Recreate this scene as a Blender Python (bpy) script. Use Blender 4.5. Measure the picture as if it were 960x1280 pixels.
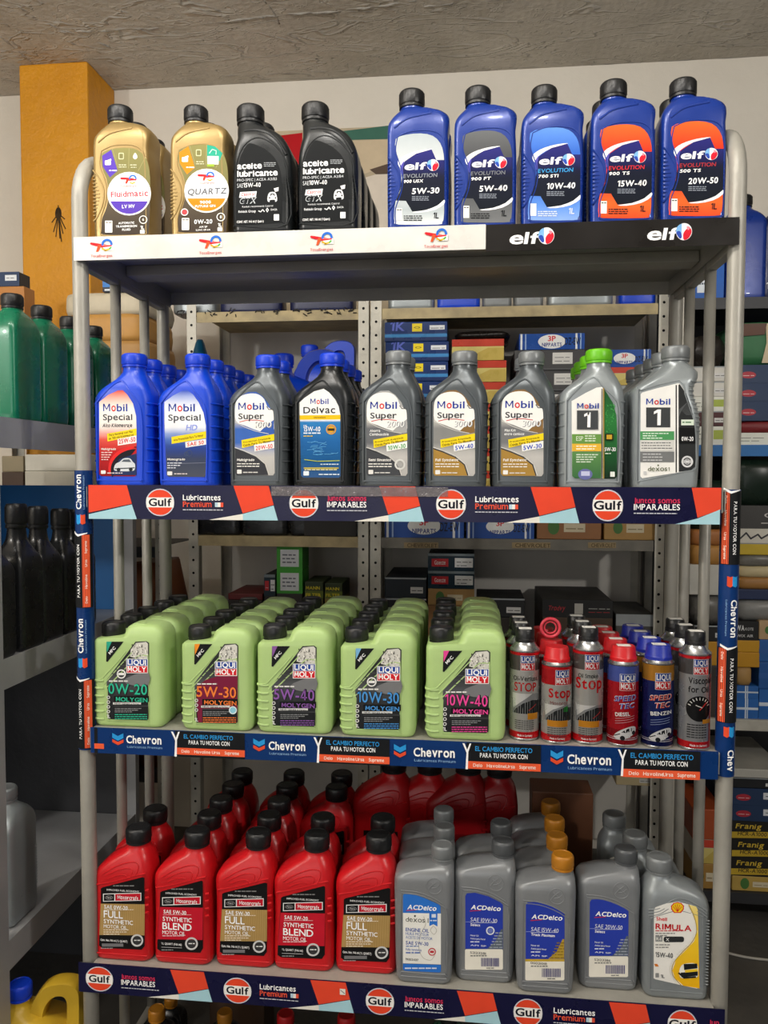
import bpy, bmesh, math, random
from mathutils import Vector, Matrix

random.seed(7)
SC = bpy.context.scene
COL = SC.collection
for o in list(bpy.data.objects):
    bpy.data.objects.remove(o)

# ------------------------------------------------------------------ camera
CAM = Vector((0.6947, -1.3458, 1.3148))
YAW, PITCH, ROLL, FPX = -0.1096, -0.0465, 0.0028, 990.6
fw = Vector((math.sin(YAW) * math.cos(PITCH), math.cos(YAW) * math.cos(PITCH), math.sin(PITCH)))
r0 = Vector((math.cos(YAW), -math.sin(YAW), 0))
u0 = r0.cross(fw)
rt = r0 * math.cos(ROLL) + u0 * math.sin(ROLL)
up = -r0 * math.sin(ROLL) + u0 * math.cos(ROLL)
cd = bpy.data.cameras.new('camera')
cd.sensor_fit = 'HORIZONTAL'
cd.sensor_width = 36
cd.lens = 36 * FPX / 960
cd.clip_start = 0.05
cam = bpy.data.objects.new('camera', cd)
COL.objects.link(cam)
m3 = Matrix((rt, up, -fw)).transposed()
cam.matrix_world = Matrix.Translation(CAM) @ m3.to_4x4()
SC.camera = cam

# ------------------------------------------------------------------ world, lights, exposure
wd = bpy.data.worlds.new('world')
SC.world = wd
wd.use_nodes = True
wd.node_tree.nodes['Background'].inputs[0].default_value = (1.0, 0.98, 0.95, 1)
wd.node_tree.nodes['Background'].inputs[1].default_value = 0.06

def area(name, loc, target, sx, sy, power, col=(1, 0.97, 0.92)):
    l = bpy.data.lights.new(name, 'AREA')
    l.shape = 'RECTANGLE'
    l.size, l.size_y, l.energy, l.color = sx, sy, power, col
    o = bpy.data.objects.new(name, l)
    COL.objects.link(o)
    o.location = loc
    d = Vector(target) - Vector(loc)
    o.rotation_euler = d.to_track_quat('-Z', 'Y').to_euler()
    return o
def bulb(name, loc, power, radius=0.06, col=(1, 0.96, 0.9)):
    l = bpy.data.lights.new(name, 'POINT')
    l.energy, l.color, l.shadow_soft_size = power, col, radius
    o = bpy.data.objects.new(name, l)
    COL.objects.link(o)
    o.location = loc
    return o
# ceiling lamp hanging in front of the rack (a row of bulbs), two side bulbs added as fill, and an added soft fill behind the camera
for bx_ in (-0.55, -0.1, 0.35, 0.8):
    bulb('lamp_and_fill_bulb', (bx_, -0.66, 2.46), 8.6)
bulb('lamp_and_fill_bulb', (2.5, -1.9, 2.25), 44)  # this bulb and the next are added fill, evening out the shelf rows
bulb('lamp_and_fill_bulb', (-1.45, -1.9, 2.25), 44)
area('front_fill', (-0.4, -4.8, 1.7), (0.5, 0.4, 1.3), 3.0, 2.4, 26, (1, 0.98, 0.96))  # large soft frontal fill, added to lift the bottle fronts
vs = SC.view_settings
vs.view_transform = 'Standard'
vs.look = 'None'
vs.exposure = 0.66
vs.gamma = 1
vs.use_curve_mapping = False

# ------------------------------------------------------------------ measuring helpers
def ray(x, y):
    return fw + rt * ((x - 480) / FPX) + up * ((640 - y) / FPX)
def onY(x, y, Y):
    d = ray(x, y)
    return CAM + d * ((Y - CAM.y) / d.y)
def onZ(x, y, Z):
    d = ray(x, y)
    return CAM + d * ((Z - CAM.z) / d.z)
def onX(x, y, X):
    d = ray(x, y)
    return CAM + d * ((X - CAM.x) / d.x)

# ------------------------------------------------------------------ materials
def lin(h):
    h = h.lstrip('#')
    v = [int(h[i:i + 2], 16) / 255 for i in (0, 2, 4)]
    return tuple(c / 12.92 if c <= 0.04045 else ((c + 0.055) / 1.055) ** 2.4 for c in v) + (1,)
MATS = {}
def mat(name, col=None, rough=0.4, metal=0.0, var=0.08, vscale=30, bump=0.0, bscale=200, coat=0.0, trans=0.0, spec=0.5, sss=0.0, attr=False, rvar=0.08):
    if name in MATS:
        return MATS[name]
    m = bpy.data.materials.new(name)
    m.use_nodes = True
    nt = m.node_tree
    b = nt.nodes['Principled BSDF']
    tc = nt.nodes.new('ShaderNodeTexCoord')
    nz = nt.nodes.new('ShaderNodeTexNoise')
    nz.inputs['Scale'].default_value = vscale
    nz.inputs['Detail'].default_value = 5
    nt.links.new(tc.outputs['Object'], nz.inputs['Vector'])
    mx = nt.nodes.new('ShaderNodeMix')
    mx.data_type = 'RGBA'
    mx.blend_type = 'MULTIPLY'
    mx.inputs[0].default_value = 1.0
    rp = nt.nodes.new('ShaderNodeMapRange')
    rp.inputs[1].default_value = 0.3
    rp.inputs[2].default_value = 0.7
    rp.inputs[3].default_value = 1 - var
    rp.inputs[4].default_value = 1 + var
    nt.links.new(nz.outputs[0], rp.inputs[0])
    if attr:
        a = nt.nodes.new('ShaderNodeAttribute')
        a.attribute_name = 'Col'
        nt.links.new(a.outputs['Color'], mx.inputs[6])
    else:
        mx.inputs[6].default_value = lin(col)
    nt.links.new(rp.outputs[0], mx.inputs[7])
    nt.links.new(mx.outputs[2], b.inputs['Base Color'])
    rr = nt.nodes.new('ShaderNodeMapRange')
    rr.inputs[1].default_value = 0.3
    rr.inputs[2].default_value = 0.7
    rr.inputs[3].default_value = max(0.02, rough - rvar)
    rr.inputs[4].default_value = rough + rvar
    nt.links.new(nz.outputs[0], rr.inputs[0])
    nt.links.new(rr.outputs[0], b.inputs['Roughness'])
    b.inputs['Metallic'].default_value = metal
    b.inputs['Coat Weight'].default_value = coat
    b.inputs['Transmission Weight'].default_value = trans
    b.inputs['Specular IOR Level'].default_value = spec
    if sss:
        b.inputs['Subsurface Weight'].default_value = sss
        b.inputs['Subsurface Radius'].default_value = (0.01, 0.01, 0.006)
        b.inputs['Subsurface Scale'].default_value = 0.4
    if bump:
        n2 = nt.nodes.new('ShaderNodeTexNoise')
        n2.inputs['Scale'].default_value = bscale
        n2.inputs['Detail'].default_value = 6
        nt.links.new(tc.outputs['Object'], n2.inputs['Vector'])
        bp = nt.nodes.new('ShaderNodeBump')
        bp.inputs['Strength'].default_value = bump
        bp.inputs['Distance'].default_value = 0.01
        nt.links.new(n2.outputs[0], bp.inputs['Height'])
        nt.links.new(bp.outputs[0], b.inputs['Normal'])
    MATS[name] = m
    return m
PRINT = mat('printed_label', rough=0.5, spec=0.16, var=0.04, attr=True)
CARTON = mat('printed_carton', rough=0.55, var=0.12, vscale=12, attr=True)
GLOSSY = mat('glossy_carton', rough=0.3, spec=0.3, var=0.10, vscale=12, attr=True)
RACK = mat('grey_rack_paint', '#A3A097', 0.42, 0.15, 0.12, 9, 0.12, 60)
STEEL = mat('grey_shelf_steel', '#A4A5A7', 0.45, 0.2, 0.14, 6, 0.1, 40)
ZINC = mat('slotted_angle_steel', '#C2BFB4', 0.5, 0.2, 0.2, 14, 0.15, 60)
DARKSTEEL = mat('dark_sheet_steel', '#3C3D40', 0.5, 0.3, 0.15, 5, 0.1, 40)
BLUESTEEL = mat('blue_painted_steel', '#1464A6', 0.4, 0.1, 0.1, 5)
BLACKCAP = mat('black_cap_plastic', '#17181A', 0.38, 0, 0.1, 60, 0.1, 150)

# ------------------------------------------------------------------ mesh builder
class MB:
    def __init__(s):
        s.v, s.f, s.c, s.sm = [], [], [], []
    def add(s, vs_, fs, col=None, smooth=False, cols=None):
        b = len(s.v)
        s.v += [tuple(p) for p in vs_]
        for i, f in enumerate(fs):
            s.f.append([b + k for k in f])
            s.sm.append(smooth)
            if cols is not None:
                s.c.append([cols[k] for k in f])
            else:
                s.c.append([col or (1, 1, 1, 1)] * len(f))
    def loft(s, rings, col=None, caps=True, smooth=True, closed=True):
        n = len(rings[0])
        vv = [p for r in rings for p in r]
        ff = []
        for j in range(len(rings) - 1):
            for i in range(n if closed else n - 1):
                k = (i + 1) % n
                ff.append((j * n + i, j * n + k, (j + 1) * n + k, (j + 1) * n + i))
        if caps:
            ff.append(tuple(range(n - 1, -1, -1)))
            ff.append(tuple((len(rings) - 1) * n + i for i in range(n)))
        s.add(vv, ff, col, smooth)
    def lathe(s, prof, n=32, c=(0, 0), col=None, rib=0, nr=0, ribz=None, smooth=True):
        rings = []
        for r, z in prof:
            ring = []
            for i in range(n):
                a = 2 * math.pi * i / n
                rr = r
                if rib and ribz and ribz[0] <= z <= ribz[1]:
                    rr = r + rib * (1 if (i * nr * 2 // n) % 2 else 0)
                ring.append((c[0] + rr * math.cos(a), c[1] + rr * math.sin(a), z))
            rings.append(ring)
        s.loft(rings, col, True, smooth)
    def tube(s, path, r, n=12, col=None, closed=False, caps=True):
        P = [Vector(p) for p in path]
        rings = []
        prev = None
        L = len(P)
        for i in range(L):
            if closed:
                t = P[(i + 1) % L] - P[i - 1]
            else:
                t = P[min(i + 1, L - 1)] - P[max(i - 1, 0)]
            t.normalize()
            if prev is None:
                a = Vector((0, 0, 1)) if abs(t.z) < 0.9 else Vector((1, 0, 0))
                nrm = (a - t * a.dot(t)).normalized()
            else:
                nrm = (prev - t * prev.dot(t)).normalized()
            prev = nrm
            bn = t.cross(nrm)
            rr = r[i] if isinstance(r, (list, tuple)) else r
            rings.append([P[i] + (nrm * math.cos(2 * math.pi * k / n) + bn * math.sin(2 * math.pi * k / n)) * rr for k in range(n)])
        if closed:
            rings.append(rings[0])
            caps = False
        s.loft(rings, col, caps)
    def box(s, x0, x1, y0, y1, z0, z1, col=None, bev=0.0):
        if bev <= 0:
            vv = [(x, y, z) for x in (x0, x1) for y in (y0, y1) for z in (z0, z1)]
            s.add(vv, [(0, 1, 3, 2), (4, 6, 7, 5), (0, 4, 5, 1), (2, 3, 7, 6), (0, 2, 6, 4), (1, 5, 7, 3)], col)
            return
        b = min(bev, (x1 - x0) / 2.01, (y1 - y0) / 2.01, (z1 - z0) / 2.01)
        bm = bmesh.new()
        bmesh.ops.create_cube(bm, size=1)
        for v in bm.verts:
            v.co = ((x0 + x1) / 2 + v.co.x * (x1 - x0), (y0 + y1) / 2 + v.co.y * (y1 - y0), (z0 + z1) / 2 + v.co.z * (z1 - z0))
        bmesh.ops.bevel(bm, geom=bm.edges[:] + bm.verts[:], offset=b, segments=2, profile=0.5, affect='EDGES')
        bm.verts.index_update()
        s.add([v.co[:] for v in bm.verts], [[v.index for v in f.verts] for f in bm.faces], col)
        bm.free()
    def build(s, name, material, parent=None, loc=None, auto=False):
        me = bpy.data.meshes.new(name)
        me.from_pydata(s.v, [], s.f)
        me.polygons.foreach_set('use_smooth', s.sm)
        at = me.color_attributes.new('Col', 'FLOAT_COLOR', 'CORNER')
        flat = [x for fc in s.c for c in fc for x in c]
        at.data.foreach_set('color', flat)
        me.materials.append(material)
        me.update()
        if auto:
            me.set_sharp_from_angle(angle=math.radians(38))
        o = bpy.data.objects.new(name, me)
        COL.objects.link(o)
        if parent is not None:
            o.parent = parent
        if loc is not None:
            o.location = loc
        return o

def tag(o, label=None, cat=None, group=None, kind=None):
    if label: o['label'] = label
    if cat: o['category'] = cat
    if group: o['group'] = group
    if kind: o['kind'] = kind
    return o
def empty(name, loc=(0, 0, 0), rz=0.0):
    o = bpy.data.objects.new(name, None)
    o.empty_display_size = 0.03
    COL.objects.link(o)
    o.location = loc
    o.rotation_euler = (0, 0, rz)
    return o
def dup(o, parent=None):
    c = o.copy()
    COL.objects.link(c)
    c.parent = parent
    for ch in o.children:
        dup(ch, c)
    return c

# ------------------------------------------------------------------ glyphs
CH = sorted(set('ABCDEFGHIJKLMNOPQRSTUVWXYZabcdefghijklmnopqrstuvwxyz0123456789-./()|®'))
GL = {}
def quads(qs):
    vv, ff = [], []
    for q in qs:
        ff.append(tuple(range(len(vv), len(vv) + len(q))))
        vv += q
    return (vv, ff)
def make_glyphs():
    obs = []
    for bi, off in ((0, 0.0), (1, 0.014), (2, 0.024)):
        for ch in CH:
            cu = bpy.data.curves.new('glyph', 'FONT')
            cu.body = ch
            cu.offset = off
            cu.resolution_u = 3
            o = bpy.data.objects.new('glyph', cu)
            COL.objects.link(o)
            obs.append((bi, ch, o))
    dg = bpy.context.evaluated_depsgraph_get()
    dg.update()
    for bi, ch, o in obs:
        me = o.evaluated_get(dg).to_mesh()
        vv = [v.co[:2] for v in me.vertices]
        ff = [tuple(p.vertices) for p in me.polygons]
        GL[bi, ch] = (vv, ff)
    for bi, t in ((1, 0.105), (2, 0.15)):
        GL[bi, 'g'] = GL[min(bi, 1), 'g']
        y1 = 0.70 + (0.014, 0.024)[bi - 1]
        GL[bi, 'M'] = quads([[(0, 0), (t, 0), (t, y1), (0, y1)], [(.66 - t, 0), (.66, 0), (.66, y1), (.66 - t, y1)], [(0, y1), (t * 1.15, y1), (.33 + t * .42, y1 * .22), (.33 - t * .42, y1 * .22)], [(.66 - t * 1.15, y1), (.66, y1), (.33 + t * .42, y1 * .22), (.33 - t * .42, y1 * .22)]])
        GL[bi, '1'] = quads([[(.16, 0), (.16 + t, 0), (.16 + t, y1), (.16, y1)], [(0, y1 * .70), (.16 + t * .6, y1 * .86), (.16 + t * .6, y1), (.16, y1), (0, y1 * .86)]])
        GL[bi, '4'] = quads([[(.30, 0), (.30 + t, 0), (.30 + t, y1), (.30, y1)], [(0, y1 * .18), (.52, y1 * .18), (.52, y1 * .18 + t * .85), (0, y1 * .18 + t * .85)], [(0, y1 * .2), (t * .95, y1 * .2), (.30 + t, y1), (.30, y1)]])
    H = {}
    for bi in (0, 1, 2):
        ys = [p[1] for p in GL[bi, 'H'][0]]
        H[bi] = (min(ys), max(ys))
    for k in list(GL):
        vv, ff = GL[k]
        y0, y1 = H[k[0]]
        sc = 1 / (y1 - y0)
        x0 = min(p[0] for p in vv)
        x1 = max(p[0] for p in vv)
        e = 1.15 if k[1] in 'acegmnopqrsuvwxyz' else 1.0
        GL[k] = ([((p[0] - x0) * sc * (1 + (e - 1) * 0.5), (p[1] - y0 * (1 if e == 1 else 1)) * sc * e) for p in vv], ff, (x1 - x0) * sc * (1 + (e - 1) * 0.5))
    for bi, ch, o in obs:
        cu = o.data
        bpy.data.objects.remove(o)
        bpy.data.curves.remove(cu)
make_glyphs()

# ------------------------------------------------------------------ flat print: shapes and lettering laid on a surface
def clip(poly, axis, lo, hi):
    def half(pts, s, lim):
        out = []
        for i in range(len(pts)):
            a, b = pts[i - 1], pts[i]
            ia, ib = s * (a[axis] - lim) >= -1e-12, s * (b[axis] - lim) >= -1e-12
            if ia != ib:
                t = (lim - a[axis]) / (b[axis] - a[axis])
                out.append((a[0] + (b[0] - a[0]) * t, a[1] + (b[1] - a[1]) * t))
            if ib:
                out.append(b)
        return out
    q = half(poly, 1, lo)
    return half(q, -1, hi) if len(q) > 2 else []

class Art:
    """mapper: drawing units -> surface (x, z); conform: (x, z, offset) -> 3-D point."""
    STEP = 0.00003
    def __init__(s, mapper, scale, conform, dense=0):
        s.map, s.k, s.con, s.dense = mapper, scale, conform, dense
        s.base, s.let = MB(), MB()
        s.groups = []
        s.n = 0
    def sub(s, name):
        """start a separate printed piece: everything drawn from here on is its own mesh."""
        mb = MB()
        s.base = s.let = mb
        s.groups.append((name, mb))
    def off(s):
        s.n += 1
        return 0.0005 + s.n * s.STEP
    def _poly(s, pts, col, off, mb=None):
        mb = mb or s.base
        P = pts
        if s.dense:
            xs = [p[0] for p in P]
            a, b = min(xs), max(xs)
            n = max(1, int((b - a) / s.dense + 0.999))
            for i in range(n):
                q = clip(P, 0, a + (b - a) * i / n, a + (b - a) * (i + 1) / n)
                if len(q) > 2:
                    mb.add([s.con(x, z, off) for x, z in q], [tuple(range(len(q)))], col)
        else:
            mb.add([s.con(x, z, off) for x, z in P], [tuple(range(len(P)))], col)
    def p(s, col, pts, mb=None):
        s._poly([s.map(*q) for q in pts], lin(col), s.off(), mb)
    def r(s, col, x0, y0, x1, y1):
        s.p(col, [(x0, y0), (x1, y0), (x1, y1), (x0, y1)])
    def rr(s, col, x0, y0, x1, y1, r):
        s.p(col, rrect(x0, y0, x1, y1, r))
    def c(s, col, cx, cy, r, ry=None, n=28, a0=0, a1=360):
        ry = ry or r
        k = n if abs(a1 - a0) >= 360 else n + 1
        s.p(col, [(cx + r * math.cos(math.radians(a0 + (a1 - a0) * i / n)), cy - ry * math.sin(math.radians(a0 + (a1 - a0) * i / n))) for i in range(k)])
    def ring(s, col, cx, cy, r0_, r1, n=28):
        o = s.off()
        A = [s.map(cx + r1 * math.cos(2 * math.pi * i / n), cy + r1 * math.sin(2 * math.pi * i / n)) for i in range(n)]
        B = [s.map(cx + r0_ * math.cos(2 * math.pi * i / n), cy + r0_ * math.sin(2 * math.pi * i / n)) for i in range(n)]
        vv = [s.con(x, z, o) for x, z in A + B]
        s.base.add(vv, [(i, (i + 1) % n, n + (i + 1) % n, n + i) for i in range(n)], lin(col))
    def g(s, stops, pts, axis=1, n=14):
        """gradient polygon; stops: [(t, colour)] from low coordinate to high in drawing units."""
        o = s.off()
        a = min(q[axis] for q in pts)
        b = max(q[axis] for q in pts)
        def colat(t):
            t = min(1, max(0, t))
            for (t0, c0), (t1, c1) in zip(stops, stops[1:]):
                if t <= t1:
                    w = (t - t0) / max(1e-6, t1 - t0)
                    A, B = lin(c0), lin(c1)
                    return tuple(A[i] + (B[i] - A[i]) * w for i in range(4))
            return lin(stops[-1][1])
        for i in range(n):
            q = clip(pts, axis, a + (b - a) * i / n, a + (b - a) * (i + 1) / n)
            if len(q) > 2:
                P = [s.map(*k) for k in q]
                s.base.add([s.con(x, z, o) for x, z in P], [tuple(range(len(q)))], cols=[colat((k[axis] - a) / (b - a)) for k in q])
    def l(s, col, pts, w):
        o = s.off()
        for a, b in zip(pts, pts[1:]):
            A, B = Vector(s.map(*a)), Vector(s.map(*b))
            d = B - A
            if d.length < 1e-7:
                continue
            d.normalize()
            nn = Vector((-d.y, d.x)) * (w * s.k / 2)
            e = d * (w * s.k * 0.25)
            s._poly([tuple(A - nn - e), tuple(B - nn + e), tuple(B + nn + e), tuple(A + nn - e)], lin(col), o)
    def m(s, col, x0, x1, y, h, fill=0.9):
        """one line of print too small to read."""
        rnd = random.Random(int(x0 * 7 + y * 13 + h))
        o = s.off()
        x = x0
        while x < x1 * fill + x0 * (1 - fill):
            w = abs(h) * rnd.uniform(1.2, 3.6)
            e = min(x1, x + w)
            P = [s.map(*q) for q in ((x, y), (e, y), (e, y - h * 0.75), (x, y - h * 0.75))]
            s._poly(P, lin(col), o, s.let)
            x = e + abs(h) * 0.5
    def t(s, col, x, y, h, txt, w=None, b=1, sh=0.0, a='l', rot=0.0, sp=0.1):
        lay, cx = [], 0.0
        for ch in txt:
            if ch == ' ':
                cx += 0.42
                continue
            vv, ff, gw = GL[b, ch]
            lay.append((cx, vv, ff))
            cx += gw + sp + (0.04 if ch in 'Il1i' else 0)
        tot = max(0.1, cx - sp)
        hz = h * s.k
        sx = hz if w is None else w * s.k / (tot + sh * 0)
        ox, oz = s.map(x, y)
        st = {'l': 0, 'c': -tot * sx / 2, 'r': -tot * sx}[a]
        ca, sa = math.cos(math.radians(rot)), math.sin(math.radians(rot))
        o = s.off() + 0.00005
        c = lin(col)
        for gx, vv, ff in lay:
            out = []
            for px_, py_ in vv:
                lx = st + (gx + px_) * sx + sh * py_ * hz
                lz = py_ * hz
                out.append(s.con(ox + lx * ca - lz * sa, oz + lx * sa + lz * ca, o))
            s.let.add(out, ff, c)
    def build(s, parent, name='label', lname='lettering', material=None):
        if s.groups:
            for nm, mb in s.groups:
                if mb.f:
                    mb.build(nm, material or PRINT, parent)
            return None
        o = s.base.build(name, material or PRINT, parent) if s.base.f else None
        if s.let.f:
            tag(s.let.build(lname, material or PRINT, o if o is not None else parent), kind='stuff')
        return o
def rrect(x0, y0, x1, y1, r, n=4):
    pts = []
    for cx, cy, a in ((x1 - r, y1 - r, 0), (x0 + r, y1 - r, 90), (x0 + r, y0 + r, 180), (x1 - r, y0 + r, 270)):
        for i in range(n + 1):
            t = math.radians(a + 90 * i / n)
            pts.append((cx + r * math.cos(t), cy + r * math.sin(t)))
    return pts
def smoothpoly(pts, n=4):
    """closed Catmull-Rom curve through pts."""
    out = []
    L = len(pts)
    for i in range(L):
        p0, p1, p2, p3 = pts[i - 1], pts[i], pts[(i + 1) % L], pts[(i + 2) % L]
        for k in range(n):
            t = k / n
            out.append(tuple(0.5 * (2 * p1[j] + (p2[j] - p0[j]) * t + (2 * p0[j] - 5 * p1[j] + 4 * p2[j] - p3[j]) * t * t + (3 * p1[j] - p0[j] - 3 * p2[j] + p3[j]) * t ** 3) for j in (0, 1)))
    return out
def curve(pts, n=5):
    """open Catmull-Rom curve."""
    out = []
    P = [pts[0]] + list(pts) + [pts[-1]]
    D = len(pts[0])
    for i in range(1, len(P) - 2):
        p0, p1, p2, p3 = P[i - 1], P[i], P[i + 1], P[i + 2]
        for k in range(n):
            t = k / n
            out.append(tuple(0.5 * (2 * p1[j] + (p2[j] - p0[j]) * t + (2 * p0[j] - 5 * p1[j] + 4 * p2[j] - p3[j]) * t * t + (3 * p1[j] - p0[j] - 3 * p2[j] + p3[j]) * t ** 3) for j in range(D)))
    out.append(tuple(pts[-1]))
    return out

# ------------------------------------------------------------------ room
ZC, YW = 2.70, 1.46
def rough_surface(name, c1, c2, scale, bumps, rough=0.8):
    m = bpy.data.materials.new(name)
    m.use_nodes = True
    nt = m.node_tree
    b = nt.nodes['Principled BSDF']
    b.inputs['Roughness'].default_value = rough
    tc = nt.nodes.new('ShaderNodeTexCoord')
    n = nt.nodes.new('ShaderNodeTexNoise')
    n.inputs['Scale'].default_value = scale
    n.inputs['Detail'].default_value = 8
    n.inputs['Roughness'].default_value = 0.65
    nt.links.new(tc.outputs['Object'], n.inputs['Vector'])
    cr = nt.nodes.new('ShaderNodeValToRGB')
    cr.color_ramp.elements[0].position = 0.32
    cr.color_ramp.elements[1].position = 0.68
    cr.color_ramp.elements[0].color = lin(c1)
    cr.color_ramp.elements[1].color = lin(c2)
    nt.links.new(n.outputs[0], cr.inputs[0])
    nt.links.new(cr.outputs[0], b.inputs['Base Color'])
    last = None
    for kind, sc, st, stretch in bumps:
        mp = nt.nodes.new('ShaderNodeMapping')
        mp.inputs['Scale'].default_value = stretch
        nt.links.new(tc.outputs['Object'], mp.inputs[0])
        if kind == 'v':
            t = nt.nodes.new('ShaderNodeTexVoronoi')
            t.feature = 'SMOOTH_F1'
            t.inputs['Scale'].default_value = sc
        elif kind in ('crest', 'pit'):
            t0 = nt.nodes.new('ShaderNodeTexNoise' if kind == 'crest' else 'ShaderNodeTexVoronoi')
            t0.inputs['Scale'].default_value = sc
            if kind == 'crest':
                t0.inputs['Detail'].default_value = 3
                t0.inputs['Distortion'].default_value = 0.8
            nt.links.new(mp.outputs[0], t0.inputs['Vector'])
            t = nt.nodes.new('ShaderNodeValToRGB')
            e = t.color_ramp.elements
            if kind == 'crest':
                e[0].position, e[1].position = 0.485, 0.53
                e[0].color = e[1].color = (0, 0, 0, 1)
                k_ = e.new(0.507); k_.color = (1, 1, 1, 1)
            else:
                e[0].position, e[1].position = 0.06, 0.14
                e[0].color, e[1].color = (0, 0, 0, 1), (1, 1, 1, 1)
            nt.links.new(t0.outputs[0], t.inputs[0])
        elif kind == 'w':
            t = nt.nodes.new('ShaderNodeTexWave')
            t.inputs['Scale'].default_value = sc
            t.inputs['Distortion'].default_value = 1.5
        else:
            t = nt.nodes.new('ShaderNodeTexNoise')
            t.inputs['Scale'].default_value = sc
            t.inputs['Detail'].default_value = 8
        if kind not in ('crest', 'pit'):
            nt.links.new(mp.outputs[0], t.inputs['Vector'])
        bp = nt.nodes.new('ShaderNodeBump')
        bp.inputs['Strength'].default_value = st
        bp.inputs['Distance'].default_value = 0.03
        nt.links.new(t.outputs[0], bp.inputs['Height'])
        if last:
            nt.links.new(last.outputs[0], bp.inputs['Normal'])
        last = bp
    if last:
        nt.links.new(last.outputs[0], b.inputs['Normal'])
    return m
M_CEIL = rough_surface('board_marked_concrete', '#ADA69A', '#CBC4B8', 3.0, [('n', 3, 0.25, (1, 1.6, 1)), ('n', 40, 0.22, (1, 1.2, 1)), ('crest', 4.5, 0.55, (0.7, 2.0, 1)), ('crest', 11, 0.35, (0.8, 1.6, 1)), ('pit', 16, 0.5, (1, 1, 1)), ('w', 14, 0.05, (1, 0.6, 1))])
M_WALL = rough_surface('cream_painted_plaster', '#D3CCBF', '#DDD7CB', 1.3, [('n', 6, 0.08, (1, 1, 1)), ('n', 60, 0.05, (1, 1, 1))], 0.7)
M_YEL = rough_surface('ochre_painted_plaster', '#C8860B', '#D9960F', 2.5, [('n', 25, 0.2, (1, 1, 1)), ('n', 90, 0.12, (1, 1, 1))], 0.55)
M_FLOOR = rough_surface('dark_concrete_floor', '#4A4845', '#5E5B56', 4, [('n', 30, 0.1, (1, 1, 1))], 0.6)

def struct(name, b, m, label, parent=None):
    o = b.build(name, m, parent)
    tag(o, label, None, None, 'structure')
    return o
b = MB(); b.box(-2.2, 4.2, -5.0, YW + 0.1, -0.1, 0)
struct('floor', b, M_FLOOR, 'dark worn concrete shop floor')
b = MB(); b.box(-2.2, 4.2, -5.0, YW + 0.1, ZC, ZC + 0.12)
ceil = struct('ceiling', b, M_CEIL, 'rough grey concrete slab ceiling with board marks')
b = MB(); b.box(-2.2, 4.2, YW, YW + 0.1, 0, ZC)
struct('wall_back', b, M_WALL, 'cream plaster wall behind the oil display')
b = MB(); b.box(-2.3, -2.2, -5.0, YW + 0.1, 0, ZC)
struct('wall_left', b, M_WALL, 'cream plaster side wall')
# formwork seams left proud of the slab
M_SEAM = rough_surface('lime_streaked_seam', '#8F8B83', '#B5B0A7', 20, [('n', 50, 0.3, (1, 1, 1))])
def seam(pts, r):
    rnd = random.Random(int(pts[0][0]))
    w = []
    P = curve(pts, 9)
    for i, q in enumerate(P):
        p = onZ(q[0], q[1] + rnd.uniform(-1.0, 1.0), ZC)
        w.append((p.x, p.y, ZC + 0.003))
    s_ = MB()
    s_.tube(w, [r * rnd.uniform(0.35, 1.15) for _ in w], 6)
    s_.build('formwork_seam', M_SEAM, ceil)
for pts, r in (([(60, 40), (140, 38), (215, 34), (330, 22)], 0.006), ([(330, 20), (420, 14), (520, 2)], 0.006), ([(0, 45), (30, 70), (40, 78)], 0.006),
               ([(155, 106), (250, 98), (340, 92), (440, 88)], 0.005), ([(340, 22), (380, 17), (470, 14), (560, 6), (700, -6)], 0.005), ([(915, 75), (935, 45), (955, 0)], 0.003),
               ([(480, 96), (600, 88), (760, 80), (960, 70)], 0.004), ([(215, 30), (245, 18), (290, 8)], 0.004), ([(20, 5), (60, 30), (140, 60)], 0.006), ([(330, 0), (345, 20), (350, 34)], 0.005)):
    seam(pts, r)
# ochre column
cxa, cxb, cy0 = -0.841, -0.597, 1.254
b = MB(); b.box(cxa, cxb, cy0, YW, 0, ZC, None, 0.006)
colm = struct('column', b, M_YEL, 'ochre yellow painted concrete column left of the rack')
def planeart(Y, fr=(0, 0, 1), parent_loc=(0, 0, 0)):
    ox, oy, s = fr
    def mp(x, y):
        p = onY(ox + x / s, oy + y / s, Y)
        return (p.x - parent_loc[0], p.z - parent_loc[2])
    k = (Vector(mp(100, 100)) - Vector(mp(110, 100))).length / 10
    return Art(mp, k, lambda x, z, o: (x, Y - o - parent_loc[1], z))
a = planeart(cy0)
a.c('#2A1D0C', 73, 267, 4, 8)
for dx, dy in ((-6, 24), (-3, 30), (2, 32), (6, 26), (9, 20), (-8, 12), (8, 8), (0, -9), (4, 36)):
    a.l('#3A2A10', [(73, 266), (73 + dx * 0.5, 266 + dy * 0.55), (73 + dx, 266 + dy)], 1.3)
a.build(colm, 'dark_stain')

# painted panel leaning on the wall behind the bottles
pan = empty('wall_poster', (0, 0, 0))
b = MB()
p0, p1 = onY(330, 283, YW), onY(560, 283, YW)
q0 = onY(345, 165, YW)
b.box(p0.x, p1.x, YW - 0.006, YW - 0.0005, 1.83, q0.z, lin('#B9A98C'))
b.build('backing', CARTON, pan)
a = planeart(YW - 0.006)
a.p('#B5121B', [(330, 172), (378, 166), (376, 290), (330, 290)])
a.p('#3E6B5C', [(378, 170), (560, 148), (560, 172), (440, 175), (400, 182)])
a.p('#C9B79A', [(400, 182), (440, 176), (560, 172), (560, 210), (470, 212), (395, 240)])
a.p('#5A4A3E', [(462, 212), (500, 200), (560, 196), (560, 216), (470, 218)])
a.p('#D8CDBE', [(380, 245), (470, 218), (560, 216), (560, 300), (380, 300)])
a.build(pan, 'printed_face')
tag(pan, 'red, green and cream poster on the wall behind the black bottles', 'poster')

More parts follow.
